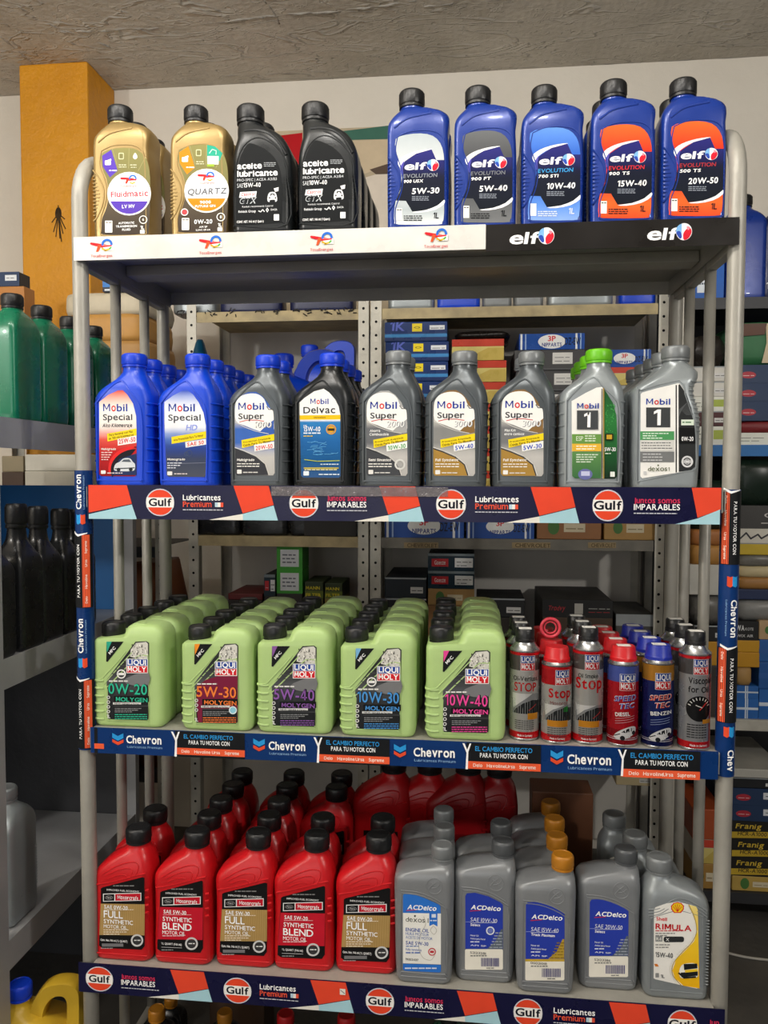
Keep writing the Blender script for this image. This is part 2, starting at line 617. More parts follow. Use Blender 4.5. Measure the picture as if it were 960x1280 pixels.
# ------------------------------------------------------------------ the display rack
W, D = 1.12, 0.41
ZS = [1.7289, 1.2927, 0.8561, 0.42]
rack = empty('display_rack', (0, 0, 0))
tag(rack, 'grey tubular steel display rack with four oil shelves and brand banners', 'rack')
def arc(c, r, a0, a1, n=8, x=0):
    return [(x, c[0] + r * math.cos(math.radians(a0 + (a1 - a0) * i / n)), c[1] + r * math.sin(math.radians(a0 + (a1 - a0) * i / n))) for i in range(n + 1)]
for X in (0.0, W):
    s_ = MB()
    path = [(X, 0.016, 0.012), (X, 0.016, 0.6), (X, 0.016, 1.2)] + arc((0.106, 1.80), 0.09, 180, 90, 8, X) + arc((D - 0.104, 1.80), 0.09, 90, 0, 8, X) + [(X, D - 0.014, 1.2), (X, D - 0.014, 0.6), (X, D - 0.014, 0.012)]
    s_.tube(path, 0.0138, 16)
    hoop = s_.build('side_hoop', RACK, rack)
    for Yq in (0.016, D - 0.014):
        s_ = MB(); s_.lathe([(0.0165, 0), (0.0175, 0.004), (0.0175, 0.03), (0.0145, 0.034)], 16, (X, Yq))
        s_.build('foot', BLACKCAP, hoop)
    for Yq in (0.155, 0.292):
        s_ = MB(); s_.tube([(X, Yq, 0.13), (X, Yq, 1.0), (X, Yq, 1.70)], 0.0102, 12)
        s_.build('side_bar', RACK, rack)
    for zz in (0.13, 1.695):
        s_ = MB(); s_.box(X - 0.009, X + 0.009, 0.018, D - 0.016, zz - 0.012, zz + 0.012, None, 0.002)
        s_.build('side_rail', RACK, rack)
for i, z in enumerate(ZS):
    s_ = MB()
    xa, xb = 0.0125, W - 0.0125
    y0s = 0.0
    s_.box(xa, xb, 0.0005, D, z - 0.003, z)                       # deck
    s_.box(0.0 if i == 0 else -0.012 if i == 3 else 0.0165, W + (-0.004 if i in (0, 3) else -0.017), -0.0015, 0.0008, z - 0.038, z)      # front lip
    s_.box(xa, xb, D - 0.0015, D, z - 0.03, z - 0.003)
    s_.box(xa, xa + 0.0015, 0.001, D - 0.002, z - 0.036, z - 0.003)
    s_.box(xb - 0.0015, xb, 0.001, D - 0.002, z - 0.036, z - 0.003)
    sh = s_.build('shelf', RACK, rack)
    s_ = MB()
    s_.box(xa + 0.003, xb - 0.003, 0.17, 0.225, z - 0.024, z - 0.0032, None, 0.002)
    s_.build('stiffener', RACK, sh)
    s_ = MB()
    s_.box(xa + 0.003, xb - 0.003, 0.001, 0.018, z - 0.037, z - 0.034)
    s_.build('return_flange', RACK, sh)

KP = 1 / 735.0
def banner(z, h, xl, xr, col, name='shelf_banner', Y=-0.0035):
    ym = {0: 300}.get(0)
    s_ = MB()
    s_.box(xl, xr, Y, -0.0017, z - h, z + 0.0005, lin(col))
    return s_.build(name, GLOSSY, rack)
def bart(z, y_of, Y=-0.0035):
    def mp(x, v):
        return (onY(x, y_of(x), Y).x, z - v * KP)
    return Art(mp, KP, lambda x, zz, o: (x, Y - o, zz))
# top shelf: white strip, then black strip
z = ZS[0] + 0.0005
yo = lambda x: 314 - (x - 100) * 30 / 820
X607 = onY(607, 296, -0.0035).x
bn = banner(z, 0.040, -0.002, X607, '#DCDAD4')
a = bart(z, yo)
for cx in (127, 263, 402, 545):
    a.sub('emblem')
    a.p('#D8202A', smoothpoly([(cx - 13, 7), (cx - 2, 9), (cx + 9, 11), (cx + 9, 14), (cx - 1, 13), (cx - 13, 10)], 2))
    a.p('#E0552A', [(cx - 4, 10), (cx, 11), (cx - 4, 19), (cx - 7, 19)])
    a.ring('#2D6FD0', cx + 7, 10, 4.2, 7)
    a.p('#E9E8E4', [(cx + 2, 11), (cx + 15, 11), (cx + 15, 18), (cx + 2, 18)])
    a.p('#D8202A', [(cx - 1, 11.5), (cx + 13, 11), (cx + 13, 12.5), (cx, 14)])
    a.l('#E2B51E', [(cx + 1, 15), (cx + 5, 17.5), (cx + 10, 16)], 2)
    a.l('#57B347', [(cx + 10, 16), (cx + 12, 14)], 2)
    a.t('#C8202C', cx, 26, 3.2, 'TotalEnergies', w=29, b=0, a='c')
a.build(bn, 'printed_marks')
bn = banner(z - 0.001, 0.043, X607 + 0.001, W - 0.002, '#1C1917')
a = bart(z - 0.001, yo)
def elfball(a, cx, cy, r):
    a.c('#F3F3F6', cx, cy, r)
    a.c('#7DB4E6', cx - r * 0.15, cy - r * 0.1, r * 0.86, None, 20, 100, 260)
    a.p('#2B4DB0', smoothpoly([(cx - r, cy + r * 0.1), (cx - r * 0.55, cy - r * 0.1), (cx - r * 0.25, cy + r * 0.5), (cx - r * 0.5, cy + r * 0.8)], 3))
    a.p('#D81E33', smoothpoly([(cx - r * 0.1, cy + r * 0.25), (cx + r * 0.25, cy - r * 0.25), (cx + r * 0.7, cy - r * 0.45), (cx + r * 0.95, cy + r * 0.05), (cx + r * 0.6, cy + r * 0.75), (cx, cy + r * 0.95)], 3))
    a.p('#F08A9A', smoothpoly([(cx + r * 0.3, cy - r * 0.6), (cx + r * 0.75, cy - r * 0.5), (cx + r * 0.5, cy - r * 0.15)], 3))
def elfword(a, x, y, h, w, col='#FFFFFF'):
    a.t(col, x, y, h * 0.74, 'elf', w=w, b=2, sh=0.16, sp=0.04)
for x0 in (636, 808):
    a.sub('emblem')
    elfword(a, x0, 24, 19, 36)
    elfball(a, x0 + 47, 15, 10)
a.build(bn, 'printed_marks')

def gulf(a, cx, cy, r, bg=True):
    a.sub('emblem')
    a.c('#C9CBD6', cx, cy, r)
    a.c('#E8492C', cx, cy, r * 0.92)
    a.r('#F4F1EC', cx - r * 0.95, cy - r * 0.36, cx + r * 0.95, cy + r * 0.36)
    a.t('#0D0F1E', cx, cy + r * 0.27, r * 0.56, 'Gulf', w=r * 1.72, b=2, a='c')
def gtext(a, x, w, y, which):
    a.sub('slogan')
    if which:
        a.t('#FFFFFF', x, y, 7.2, 'Lubricantes', w=w)
        a.t('#E9573F', x, y + 8.6, 7.2, 'Premium', w=w * 0.76)
        a.r('#BFD9E8', x + w * 0.8, y + 2.6, x + w * 0.87, y + 8.4)
        a.r('#F4F1EC', x + w * 0.87, y + 2.6, x + w * 0.94, y + 8.4)
        a.r('#E9573F', x + w * 0.94, y + 2.6, x + w * 1.01, y + 8.4)
    else:
        a.t('#D9365C', x, y, 6.6, 'Juntos somos', w=w)
        a.t('#FFFFFF', x, y + 8.2, 7.2, 'IMPARABLES', w=w)
    a.m('#C9CBD6', x, x + w, y + 12.8, 1.6, 1.0)
def gblock(a, x, w, h, sl=0.18):
    a.sub('colour_block')
    a.p('#E84A30', [(x, 0), (x + w, 0), (x + w + h * 0.14, h * 0.55), (x + h * 0.26, h * 0.80)])
    a.p('#A9D3DE', [(x + w + h * 0.14, h * 0.57), (x + w + h * 0.26, h), (x + h * 0.27, h), (x + h * 0.26, h * 0.82)])
    a.p('#E9E6DC', [(x + h * 0.26, h * 0.82), (x + h * 0.27, h), (x - h * 0.7, h)])
# second shelf
z = ZS[1] + 0.003
h = 44 * KP
NAVY = '#121238'
bn = banner(z, h, 0.0158, onY(901, 630, 0).x, NAVY)
a = bart(z, lambda x: 632)
for x, w in ((120, 39), (292, 44), (474, 45), (663, 50)):
    if x == 120:
        a.sub('colour_block')
        a.p('#E84A30', [(111, 0), (159, 0), (165, 24), (111, 36)])
        a.p('#A9D3DE', [(111, 38), (165, 25), (171, 44), (111, 44)])
    else:
        gblock(a, x, w, 44)
a.sub('colour_block')
a.p('#E84A30', [(864, 0), (901, 0), (901, 26), (872, 36)])
a.p('#A9D3DE', [(872, 37), (900, 26), (900, 44), (844, 44)])
for i, cx in enumerate((200.4, 380, 563.8, 759.5)):
    gulf(a, cx, 22, 17.8 + 0.5 * i)
gtext(a, 229, 50, 19, 1); gtext(a, 409, 50, 18.5, 0); gtext(a, 594, 53, 19, 1); gtext(a, 792, 54, 19, 0)
a.build(bn, 'printed_marks')
# clear tape along the banner's upper edge
s_ = MB(); s_.box(onY(340, 615, 0).x, onY(560, 615, 0).x, -0.0050, -0.0046, z - 0.017, z - 0.001, lin('#CFC4CC'))
TAPE = mat('clear_tape', '#D9D2D6', 0.2, 0, 0.1, 120, 0.6, 300, trans=0.85)
s_.build('clear_tape', TAPE, bn)

# third shelf
z = ZS[2] + 0.003
h = 31 * KP
bn = banner(z, h + 0.004, 0.0158, W - 0.0158, '#08326C')
yo = lambda x: 922 + (x - 110) * 0.033
a = bart(z, yo)
def chevmark(a, x, y, s):
    a.p('#2E9BE0', [(x - s, y - s), (x, y - s * 0.45), (x + s, y - s), (x + s, y - s * 0.1), (x, y + s * 0.45), (x - s, y - s * 0.1)])
    a.p('#E8502E', [(x - s, y + s * 0.15), (x, y + s * 0.7), (x + s, y + s * 0.15), (x + s, y + s * 0.75), (x, y + s * 1.3), (x - s, y + s * 0.75)])
def chevpanel(a, x0, x1, e, t0, t1, bx0, bx1):
    sc = (bx1 - bx0) / 87
    a.sub('emblem')
    chevmark(a, e, 13, 7.0 * sc)
    a.t('#FFFFFF', t0, 19 * sc, 10.5 * sc, 'Chevron', w=t1 - t0, b=2)
    a.t('#8FB6E0', t0 + 1, 25 * sc, 3.0 * sc, 'Lubricantes Premium', w=t1 - t0, b=0)
    if bx0 < 870:
        a.sub('slogan_panel')
        a.r('#17191C', bx0, 0, bx1, 34)
        a.r('#F0603A', bx0, 22 * sc, bx1, 31 * sc)
        a.p('#FFFFFF', [(bx0 - 1, 34), (bx0 + 2.0, 34), (bx0 + 2.4, 12), (bx0 + 6, 1), (bx0 + 4, 1), (bx0 + 1, 9), (bx0 - 2.5, 1), (bx0 - 5, 1), (bx0 + 0.2, 13)])
        a.t('#2E9BE0', bx0 + 11, 9.5 * sc, 5.6 * sc, 'EL CAMBIO PERFECTO', w=66 * sc, b=1)
        a.t('#FFFFFF', bx0 + 17, 17 * sc, 5.4 * sc, 'PARA TU MOTOR CON', w=55 * sc, b=1)
        for q, wd_ in ((8, 'Delo'), (24, 'Havoline'), (46, 'Ursa'), (62, 'Supreme')):
            a.t('#FFE9DC', bx0 + q * sc, 28.5 * sc, 4 * sc, wd_, w=(len(wd_) * 2.7) * sc, b=1)
a.sub('colour_block')
a.r('#17191C', 118, 0, 122, 34); a.r('#F0603A', 118, 21, 130, 28)
chevpanel(a, 118, 218, 147.5, 158, 206, 219, 306)
chevpanel(a, 306, 396, 324, 336, 384, 397, 487)
chevpanel(a, 487, 582, 500, 517, 569, 583, 676)
chevpanel(a, 676, 777, 696, 709, 762, 777, 875)
a.build(bn, 'printed_marks')

# bottom shelf
z = ZS[3] + 0.001
h = 40 * KP
bn = banner(z, h, -0.014, W + 0.004, NAVY)
yo = lambda x: 1222 + (x - 100) * 0.055
a = bart(z, yo)
for x, w in ((213, 42), (388, 44), (571, 45), (761, 46)):
    gblock(a, x, w, 40)
for i, cx in enumerate((124.5, 297, 475, 660, 853)):
    gulf(a, cx, 20 if i == 0 else 21.5, 17.2 + 0.35 * i)
gtext(a, 152, 47, 17, 0); gtext(a, 325, 48, 17, 1); gtext(a, 506, 49, 18, 0); gtext(a, 692, 51, 19, 1)
a.sub('slogan')
a.t('#D9365C', 886, 19, 6.6, 'Jun', w=12)
a.sub('torn_patch')
a.r('#E9E6DC', 425, 8, 432, 16); a.l('#8A8A90', [(426, 10), (431, 14)], 1.2)
a.build(bn, 'printed_marks')

# printed sleeves round the front posts
def sleeve(X, z0, z1, right):
    R = 0.0156
    cy = 0.016
    s_ = MB()
    n = 22
    rings = []
    for zz in (z0, z1):
        rings.append([(X + R * math.sin(t), cy - R * math.cos(t), zz) for t in [math.radians(-128 + 256 * i / (n - 1)) for i in range(n)]])
    s_.loft(rings, lin('#08326C'), False, True, False)
    o = s_.build('post_sleeve', GLOSSY, rack)
    a = Art(lambda x, y: (x, y), 1.0, lambda x, zz, of: (X + (R + of) * math.sin(x / R), cy - (R + of) * math.cos(x / R), zz), 0.003)
    return o, a
def sleeveart(a, segs, right):
    rot = -90 if right else 90
    sg = -1 if right else 1
    for kind, za, zb in segs:
        a.sub('emblem' if kind == 'b' else 'slogan_panel')
        if kind == 'b':
            zc = (za + zb) / 2
            L = (za - zb)
            tz = zc + (0.002 if not right else -0.002)
            cut = zb < zr(980)
            a.t('#FFFFFF', 0.003 * sg if not right else -0.0005, (zc - 0.024 * sg) - (0.012 if right else -0.006), 0.0105, 'Chev' if cut and right else 'Chevron', w=0.036 if cut and right else 0.062, b=2, rot=rot)
            if not (cut and right): a.t('#8FB6E0', 0.0085 * sg, (zc - 0.024 * sg) - (0.012 if right else -0.006), 0.0028, 'Lubricantes Premium', w=0.06, b=0, rot=rot)
            a.sub('emblem_mark')
            ez = zc + (0.042 if right else -0.036)
            s = 0.0085
            for c, o1 in ((('#2E9BE0', 0.0), ('#E8502E', -0.0085))):
                d = (-1 if not right else 1)
                xo = -0.002 * d + (o1 * -d if False else 0)
                x0 = (0.001 + 0.004 * sg * -1) if c == '#2E9BE0' else (0.001 + 0.004 * sg)
                a.p(c, [(x0 - 0.004, ez + 0.009), (x0 + 0.001 * d, ez + 0.0075), (x0 + 0.004, ez + 0.009), (x0 + 0.004, ez - 0.007), (x0 + 0.001 * d, ez - 0.0095), (x0 - 0.004, ez - 0.007)])
        else:
            a.r('#17191C', -0.022, zb, 0.022, za)
            ox0, ox1 = ((0.003, 0.016) if not right else (-0.018, -0.006))
            a.r('#F0603A', ox0, zb + 0.001, ox1, za - 0.001)
            L = za - zb
            st = (zb + L * 0.14) if not right else (za - L * 0.14)
            a.t('#FFFFFF', -0.002 if not right else 0.0005, st, 0.0052, 'PARA TU MOTOR CON', w=L * 0.72, b=1, rot=rot)
            for q, wd_ in ((0.06, 'Delo'), (0.26, 'Havoline'), (0.56, 'Ursa'), (0.74, 'Supreme')):
                a.t('#FFE9DC', (ox0 + ox1) / 2 + 0.0015 * sg, (zb + L * q) if not right else (za - L * q), 0.0038, wd_, w=len(wd_) * 0.0032, b=1, rot=rot)
            a.p('#FFFFFF', [(-0.016, za + 0.006), (-0.004, za), (0.012, za + 0.003), (0.012, za + 0.0015), (-0.004, za - 0.004), (-0.016, za + 0.002)])
zl = lambda y: onY(106, y, 0).z
zr = lambda y: onY(912, y, 0).z
o, a = sleeve(0.0, zl(938), zl(588), False)
sleeveart(a, [('b', zl(588), zl(660)), ('k', zl(668), zl(760)), ('b', zl(760), zl(848)), ('k', zl(850), zl(936))], False)
a.build(o, 'printed_marks')
o, a = sleeve(W, zr(972), zr(612), True)
sleeveart(a, [('k', zr(614), zr(706)), ('b', zr(712), zr(806)), ('k', zr(810), zr(904)), ('b', zr(908), zr(985))], True)
a.build(o, 'printed_marks')
# ------------------------------------------------------------------ slotted-angle shelving behind
YB0, YB1 = 1.08, 1.43
ZB = [onY(560, 384, YB0).z, onY(560, 673, YB0).z, onY(560, 942, YB0).z]
def shelving(name, label, xs, decks, y0, y1, ztop, back=True, backmat=None, lipc=None):
    root = empty(name, (0, 0, 0))
    tag(root, label, 'shelving')
    for x in xs:
        for yy, sgn in ((y0, 1), (y1, -1)):
            s_ = MB()
            s_.box(x[0], x[1], yy - 0.002, yy, 0.001, ztop)
            xi = x[0] if x[2] > 0 else x[1]
            s_.box(min(xi, xi + 0.002 * x[2]), max(xi, xi + 0.002 * x[2]), min(yy, yy + sgn * 0.03), max(yy, yy + sgn * 0.03), 0.001, ztop)
            u = s_.build('upright', ZINC, root)
            if sgn > 0:
                s_ = MB()
                zz = 0.06
                xc = (x[0] + x[1]) / 2
                while zz < ztop - 0.02:
                    s_.add([(xc + 0.0042 * math.cos(t * math.pi / 5), yy - 0.0026, zz + 0.0042 * math.sin(t * math.pi / 5)) for t in range(10)], [tuple(range(10))], lin('#0C0C0C'))
                    zz += 0.041
                tag(s_.build('slot_hole', PRINT, u), kind='stuff')
    xa, xb = min(x[0] for x in xs), max(x[1] for x in xs)
    for i, zd in enumerate(decks):
        s_ = MB()
        s_.box(xa + 0.03, xb - 0.03, y0 + 0.002, y1 - 0.002, zd - 0.003, zd)
        s_.box(xa + 0.03, xb - 0.03, y0 + 0.001, y0 + 0.003, zd - 0.032, zd - 0.003)
        s_.build('deck', lipc[i] if lipc else ZINC, root)
    if back:
        s_ = MB(); s_.box(xa, xb, y1 + 0.0015, y1 + 0.004, 0.05, ztop)
        s_.build('back_sheet', backmat or ZINC, root)
    return root
LIPA = mat('yellowed_lip_paint', '#B3A37C', 0.6, 0, 0.25, 18, 0.1, 60)
LIPB = mat('grey_lip_paint', '#77746C', 0.55, 0.1, 0.2, 18, 0.1, 60)
BACKW = mat('pale_back_sheet', '#DCD8D0', 0.6, 0.05, 0.12, 4)
xu0, xu1 = onY(448, 390, YB0).x, onY(461, 390, YB0).x
xv0, xv1 = onY(463.5, 390, YB0).x, onY(477, 390, YB0).x
xw0, xw1 = onY(824, 375, YB0).x, onY(836, 375, YB0).x
sh_l = shelving('shelving_unit', 'slotted angle shelving with yellowed deck edges behind the left half of the rack', [(-0.195, -0.165, 1), (xu0, xu1, -1)], ZB, YB0, YB1, ZB[0] + 0.03, True, BACKW, [LIPA, LIPA, LIPA])
sh_m = shelving('shelving_unit', 'slotted angle shelving with grey deck edges behind the right half of the rack', [(xv0, xv1, 1), (xw0, xw1, -1)], ZB, YB0, YB1, ZB[0] + 0.03, True, BACKW, [LIPA, LIPB, LIPB])
# marker scribble and masking tape on the deck edges
a = planeart(YB0)
rnd = random.Random(3)
for x in (225, 240, 262, 290, 325, 345, 370, 385, 405, 425, 440):
    for k in range(6):
        x0, y0 = x + rnd.uniform(-6, 6), 392 + rnd.uniform(-2.5, 3.5) - x * 0.008
        a.l('#1E1B16', [(x0, y0), (x0 + rnd.uniform(-5, 6), y0 + rnd.uniform(-3, 3))], 1.2)
tag(a.build(sh_l, 'marker_scribble'), kind='stuff')
a = planeart(YB0)
for x0, x1, tx in ((505, 548, 'CHEVROLET'), (640, 688, 'CHEVROLET'), (735, 770, 'CHEVROLET')):
    a.sub('masking_tape')
    a.r('#A08E6C', x0, 678, x1, 685)
    a.t('#5A4E3A', x0 + 4, 684, 4.5, tx, w=x1 - x0 - 8)
a.build(sh_m, 'masking_tape')

# right-hand shelving, seen past the right post
XR0 = xw1 + 0.012
YR0, YR1 = 1.0, 1.42
ZR = [onY(940, y, YR0).z for y in (371, 556, 900, 1117)]
sh_r = shelving('shelving_unit', 'loaded shelving at the right edge, beyond the right post', [(XR0, XR0 + 0.03, 1), (2.05, 2.08, -1)], ZR, YR0, YR1, 1.95, True, DARKSTEEL, [DARKSTEEL, BLUESTEEL, ZINC, DARKSTEEL])

# ------------------------------------------------------------------ left steel shelf unit, end-on to the rack
left = empty('steel_shelf_unit', (0, 0, 0))
tag(left, 'grey steel shelf unit at the left edge holding green, black and silver bottles', 'shelving')
ZL = [1.42, 0.955, 0.40]
LX, LY0, LY1 = -0.195, 0.03, 0.66
for z in ZL:
    s_ = MB()
    s_.box(-0.66, LX - 0.002, LY0, LY1, z - 0.004, z)
    s_.box(LX - 0.002, LX, LY0, LY1, z - 0.055, z + 0.004)
    s_.box(-0.66, LX - 0.002, LY0, LY0 + 0.002, z - 0.055, z - 0.004)
    s_.build('deck', STEEL, left)
px0 = onX(1, 760, LX).y
s_ = MB(); s_.box(LX - 0.03, LX + 0.0015, px0 - 0.035, px0 + 0.003, 0.0, 1.40); s_.build('upright', STEEL, left)
s_ = MB(); s_.box(LX - 0.03, LX + 0.0015, LY1 - 0.002, LY1 + 0.02, 0.0, 1.44); s_.build('upright', STEEL, left)
s_ = MB(); s_.box(-0.66, LX - 0.031, LY1 + 0.002, LY1 + 0.006, 0.955, 1.285); s_.build('end_panel', BLUESTEEL, left)
s_ = MB(); s_.box(-0.66, LX - 0.031, LY1 + 0.002, LY1 + 0.006, 0.0, 0.95); s_.build('end_panel', DARKSTEEL, left)
s_ = MB(); s_.box(-0.668, -0.662, LY0, LY1, 0.0, 1.42); s_.build('back_panel', DARKSTEEL, left)

# ------------------------------------------------------------------ bottle bodies
def pchip(xs, ys):
    n = len(xs)
    hh = [xs[i + 1] - xs[i] for i in range(n - 1)]
    dl = [(ys[i + 1] - ys[i]) / hh[i] for i in range(n - 1)]
    m = [0.0] * n
    m[0], m[-1] = dl[0], dl[-1]
    for i in range(1, n - 1):
        m[i] = 0 if dl[i - 1] * dl[i] <= 0 else 2 * dl[i - 1] * dl[i] / (dl[i - 1] + dl[i])
    def f(x):
        if x <= xs[0]: return ys[0]
        if x >= xs[-1]: return ys[-1]
        i = 0
        while x > xs[i + 1]: i += 1
        t = (x - xs[i]) / hh[i]
        return (ys[i] * (2 * t ** 3 - 3 * t * t + 1) + hh[i] * m[i] * (t ** 3 - 2 * t * t + t) + ys[i + 1] * (3 * t * t - 2 * t ** 3) + hh[i] * m[i + 1] * (t ** 3 - t * t))
    return f
class Kind:
    def __init__(s, H, dep, levels, cap, foot=0.006):
        """levels: (z, xl, xr, half depth, corner radius)."""
        s.H, s.dep, s.cap = H, dep, cap
        zs = [l[0] for l in levels]
        s.f = [pchip(zs, [l[i] for l in levels]) for i in (1, 2, 3, 4)]
        s.zs, s.foot = zs, foot
    def sec(s, z, inset=0.0, n=5):
        xl, xr, hd, r = (f(z) for f in s.f)
        xl, xr, hd = xl + inset, xr - inset, hd - inset
        r = max(0.0005, min(r, (xr - xl) / 2 * 0.999, hd * 0.999))
        pts = []
        for cx, cy, a in ((xr - r, -hd + r, 270), (xr - r, hd - r, 0), (xl + r, hd - r, 90), (xl + r, -hd + r, 180)):
            for i in range(n + 1):
                t = math.radians(a + 90 * i / n)
                pts.append((cx + r * math.cos(t), cy + r * math.sin(t), z))
        return pts
    def front(s, z):
        return -s.f[2](z)
    def body(s):
        mb = MB()
        zz = set()
        for a, b in zip(s.zs, s.zs[1:]):
            n = max(1, min(5, int((b - a) / 0.004)))
            for i in range(n):
                zz.add(a + (b - a) * i / n)
        zz.add(s.zs[-1])
        zz = sorted(z for z in zz if z > s.foot * 1.01)
        ft = s.foot
        rings = [s.sec(0.0, ft), [(p[0], p[1], ft * 0.12) for p in s.sec(0.0, ft * 0.45)], [(p[0], p[1], ft * 0.45) for p in s.sec(0.0, ft * 0.13)], [(p[0], p[1], ft) for p in s.sec(ft, 0)]]
        rings += [s.sec(z) for z in zz]
        mb.loft(rings)
        return mb
    def ridge(s, mb, pts, r, n=6, sub=4, cyc=False, sink=0.35):
        P = curve(pts, sub) if sub > 1 else pts
        path = [(x, s.front(z) + r * sink, z) for x, z in P]
        mb.tube(path, r, n, closed=cyc)
    def rib(s, mb, z, i0, i1, r, h=0.0):
        sec = s.sec(z)
        L = len(sec)
        path = [Vector(sec[i % L]) for i in range(i0, i1 + 1)]
        mb.tube(path, [r * 0.4] + [r] * (len(path) - 2) + [r * 0.4], 5)

def ribbed_cap(r, z0, z1, c, nr=24, ring=True):
    mb = MB()
    hh = z1 - z0
    prof = []
    if ring:
        prof += [(r * 0.97, z0), (r * 1.0, z0 + hh * 0.02), (r * 1.0, z0 + hh * 0.13), (r * 0.94, z0 + hh * 0.15), (r * 0.94, z0 + hh * 0.18), (r * 0.985, z0 + hh * 0.2)]
    else:
        prof += [(r * 0.985, z0)]
    prof += [(r * 0.985, z0 + hh * 0.26), (r * 0.975, z0 + hh * 0.84), (r * 0.95, z0 + hh * 0.94), (r * 0.86, z1), (r * 0.8, z1), (r * 0.76, z1 - hh * 0.03)]
    mb.lathe(prof, nr * 2, c, None, r * 0.055, nr, (z0 + hh * 0.25, z0 + hh * 0.85))
    return mb

K = {}
nk = lambda c, r: (c - r, c + r)
# blue / gold one-litre bottle with a grip panel
K['A'] = Kind(0.245, 0.066, [(0, -.051, .051, .033, .009), (.09, -.052, .052, .033, .009), (.145, -.052, .0505, .033, .009), (.163, -.052, .0495, .033, .009), (.180, -.0515, .0515, .0325, .011), (.190, -.048, .052, .0315, .015), (.198, -.043, .049, .0295, .018), (.204, -.0385, .042, .027, .02), (.209, -.0345, .028, .0235, .02), (.2125, -.0325, .0085, .0198, .0198), (.219, -.0325, .0065, .0195, .0195)], (.0215, .2155, .245, -.013))
K['B'] = Kind(0.235, 0.068, [(0, -.052, .052, .034, .014), (.09, -.053, .053, .034, .014), (.13, -.0525, .0525, .034, .014), (.146, -.051, .050, .034, .015), (.160, -.0485, .0445, .0338, .016), (.175, -.0455, .0345, .0325, .018), (.187, -.0475, .020, .028, .02), (.196, -.0485, .004, .0245, .021), (.202, -.0488, -.0045, .0222, .0222), (.209, -.0488, -.0052, .0218, .0218)], (.0238, .2035, .235, -.027))
K['C'] = Kind(0.241, 0.068, [(0, -.053, .053, .034, .02), (.05, -.0545, .0545, .034, .02), (.145, -.055, .055, .034, .02), (.158, -.054, .0545, .034, .02), (.168, -.049, .0525, .0338, .02), (.177, -.040, .0495, .033, .02), (.188, -.0255, .0445, .0295, .02), (.199, -.0125, .039, .0245, .02), (.207, -.0075, .0350, .0212, .0205), (.212, -.0068, .0338, .0203, .0203), (.219, -.0065, .0335, .020, .020)], (.0222, .2165, .241, .0135))
K['D'] = Kind(0.243, 0.068, [(0, -.053, .053, .034, .015), (.05, -.055, .055, .034, .015), (.112, -.0555, .0550, .034, .015), (.138, -.0555, .0505, .034, .015), (.158, -.0555, .0445, .034, .016), (.164, -.0552, .0438, .034, .016), (.172, -.050, .0445, .0338, .017), (.182, -.036, .0495, .033, .018), (.192, -.023, .0535, .029, .02), (.199, -.014, .0535, .0265, .021), (.207, -.0055, .0465, .0235, .021), (.213, -.002, .0405, .021, .021), (.219, -.0015, .0395, .0205, .0205)], (.0228, .217, .243, .019))
K['E'] = Kind(0.1925, 0.078, [(0, -.066, .066, .038, .014), (.02, -.069, .069, .039, .014), (.155, -.069, .069, .039, .014), (.160, -.0685, .069, .039, .014), (.1645, -.064, .069, .0385, .014), (.167, -.040, .0689, .038, .014), (.1685, -.0145, .0688, .038, .014), (.173, -.0095, .068, .0375, .014), (.180, -.0075, .0655, .036, .014), (.187, -.004, .060, .033, .014), (.191, .002, .052, .028, .014), (.1925, .008, .045, .023, .012)], (.0212, .163, .1915, -.0435))
K['C8'] = K['C']
K['G'] = Kind(0.234, 0.066, [(0, -.0525, .0525, .033, .016), (.028, -.0535, .0535, .033, .016), (.090, -.052, .0525, .033, .016), (.125, -.0522, .0515, .033, .016), (.148, -.0535, .0522, .033, .017), (.158, -.0525, .0522, .0325, .018), (.167, -.0465, .0515, .0315, .019), (.179, -.033, .0500, .029, .02), (.190, -.0165, .0470, .0255, .02), (.198, -.004, .0430, .022, .0205), (.203, -.0008, .0405, .0205, .0205), (.210, -.0008, .0402, .0205, .0205)], (.0222, .2065, .234, .0197))
K['H'] = Kind(0.238, 0.066, [(0, -.0475, .0475, .032, .015), (.022, -.0495, .0495, .033, .015), (.110, -.0515, .0515, .033, .015), (.178, -.0525, .0525, .033, .015), (.187, -.0515, .0523, .0325, .016), (.193, -.047, .0521, .031, .017), (.199, -.030, .0518, .0285, .018), (.204, -.004, .051, .024, .018), (.2075, .0125, .0492, .0188, .0184), (.215, .0128, .0488, .018, .018)], (.0192, .212, .238, .031))
K['I'] = Kind(0.230, 0.068, [(0, -.052, .052, .033, .015), (.02, -.0535, .0535, .034, .015), (.150, -.0535, .0535, .034, .015), (.160, -.0535, .053, .0338, .016), (.170, -.0532, .0495, .033, .017), (.179, -.0518, .0405, .0315, .018), (.187, -.0495, .024, .028, .019), (.193, -.0475, .004, .0245, .02), (.198, -.0452, -.004, .0212, .0204), (.205, -.0448, -.0048, .020, .020)], (.0212, .203, .230, -.0248))

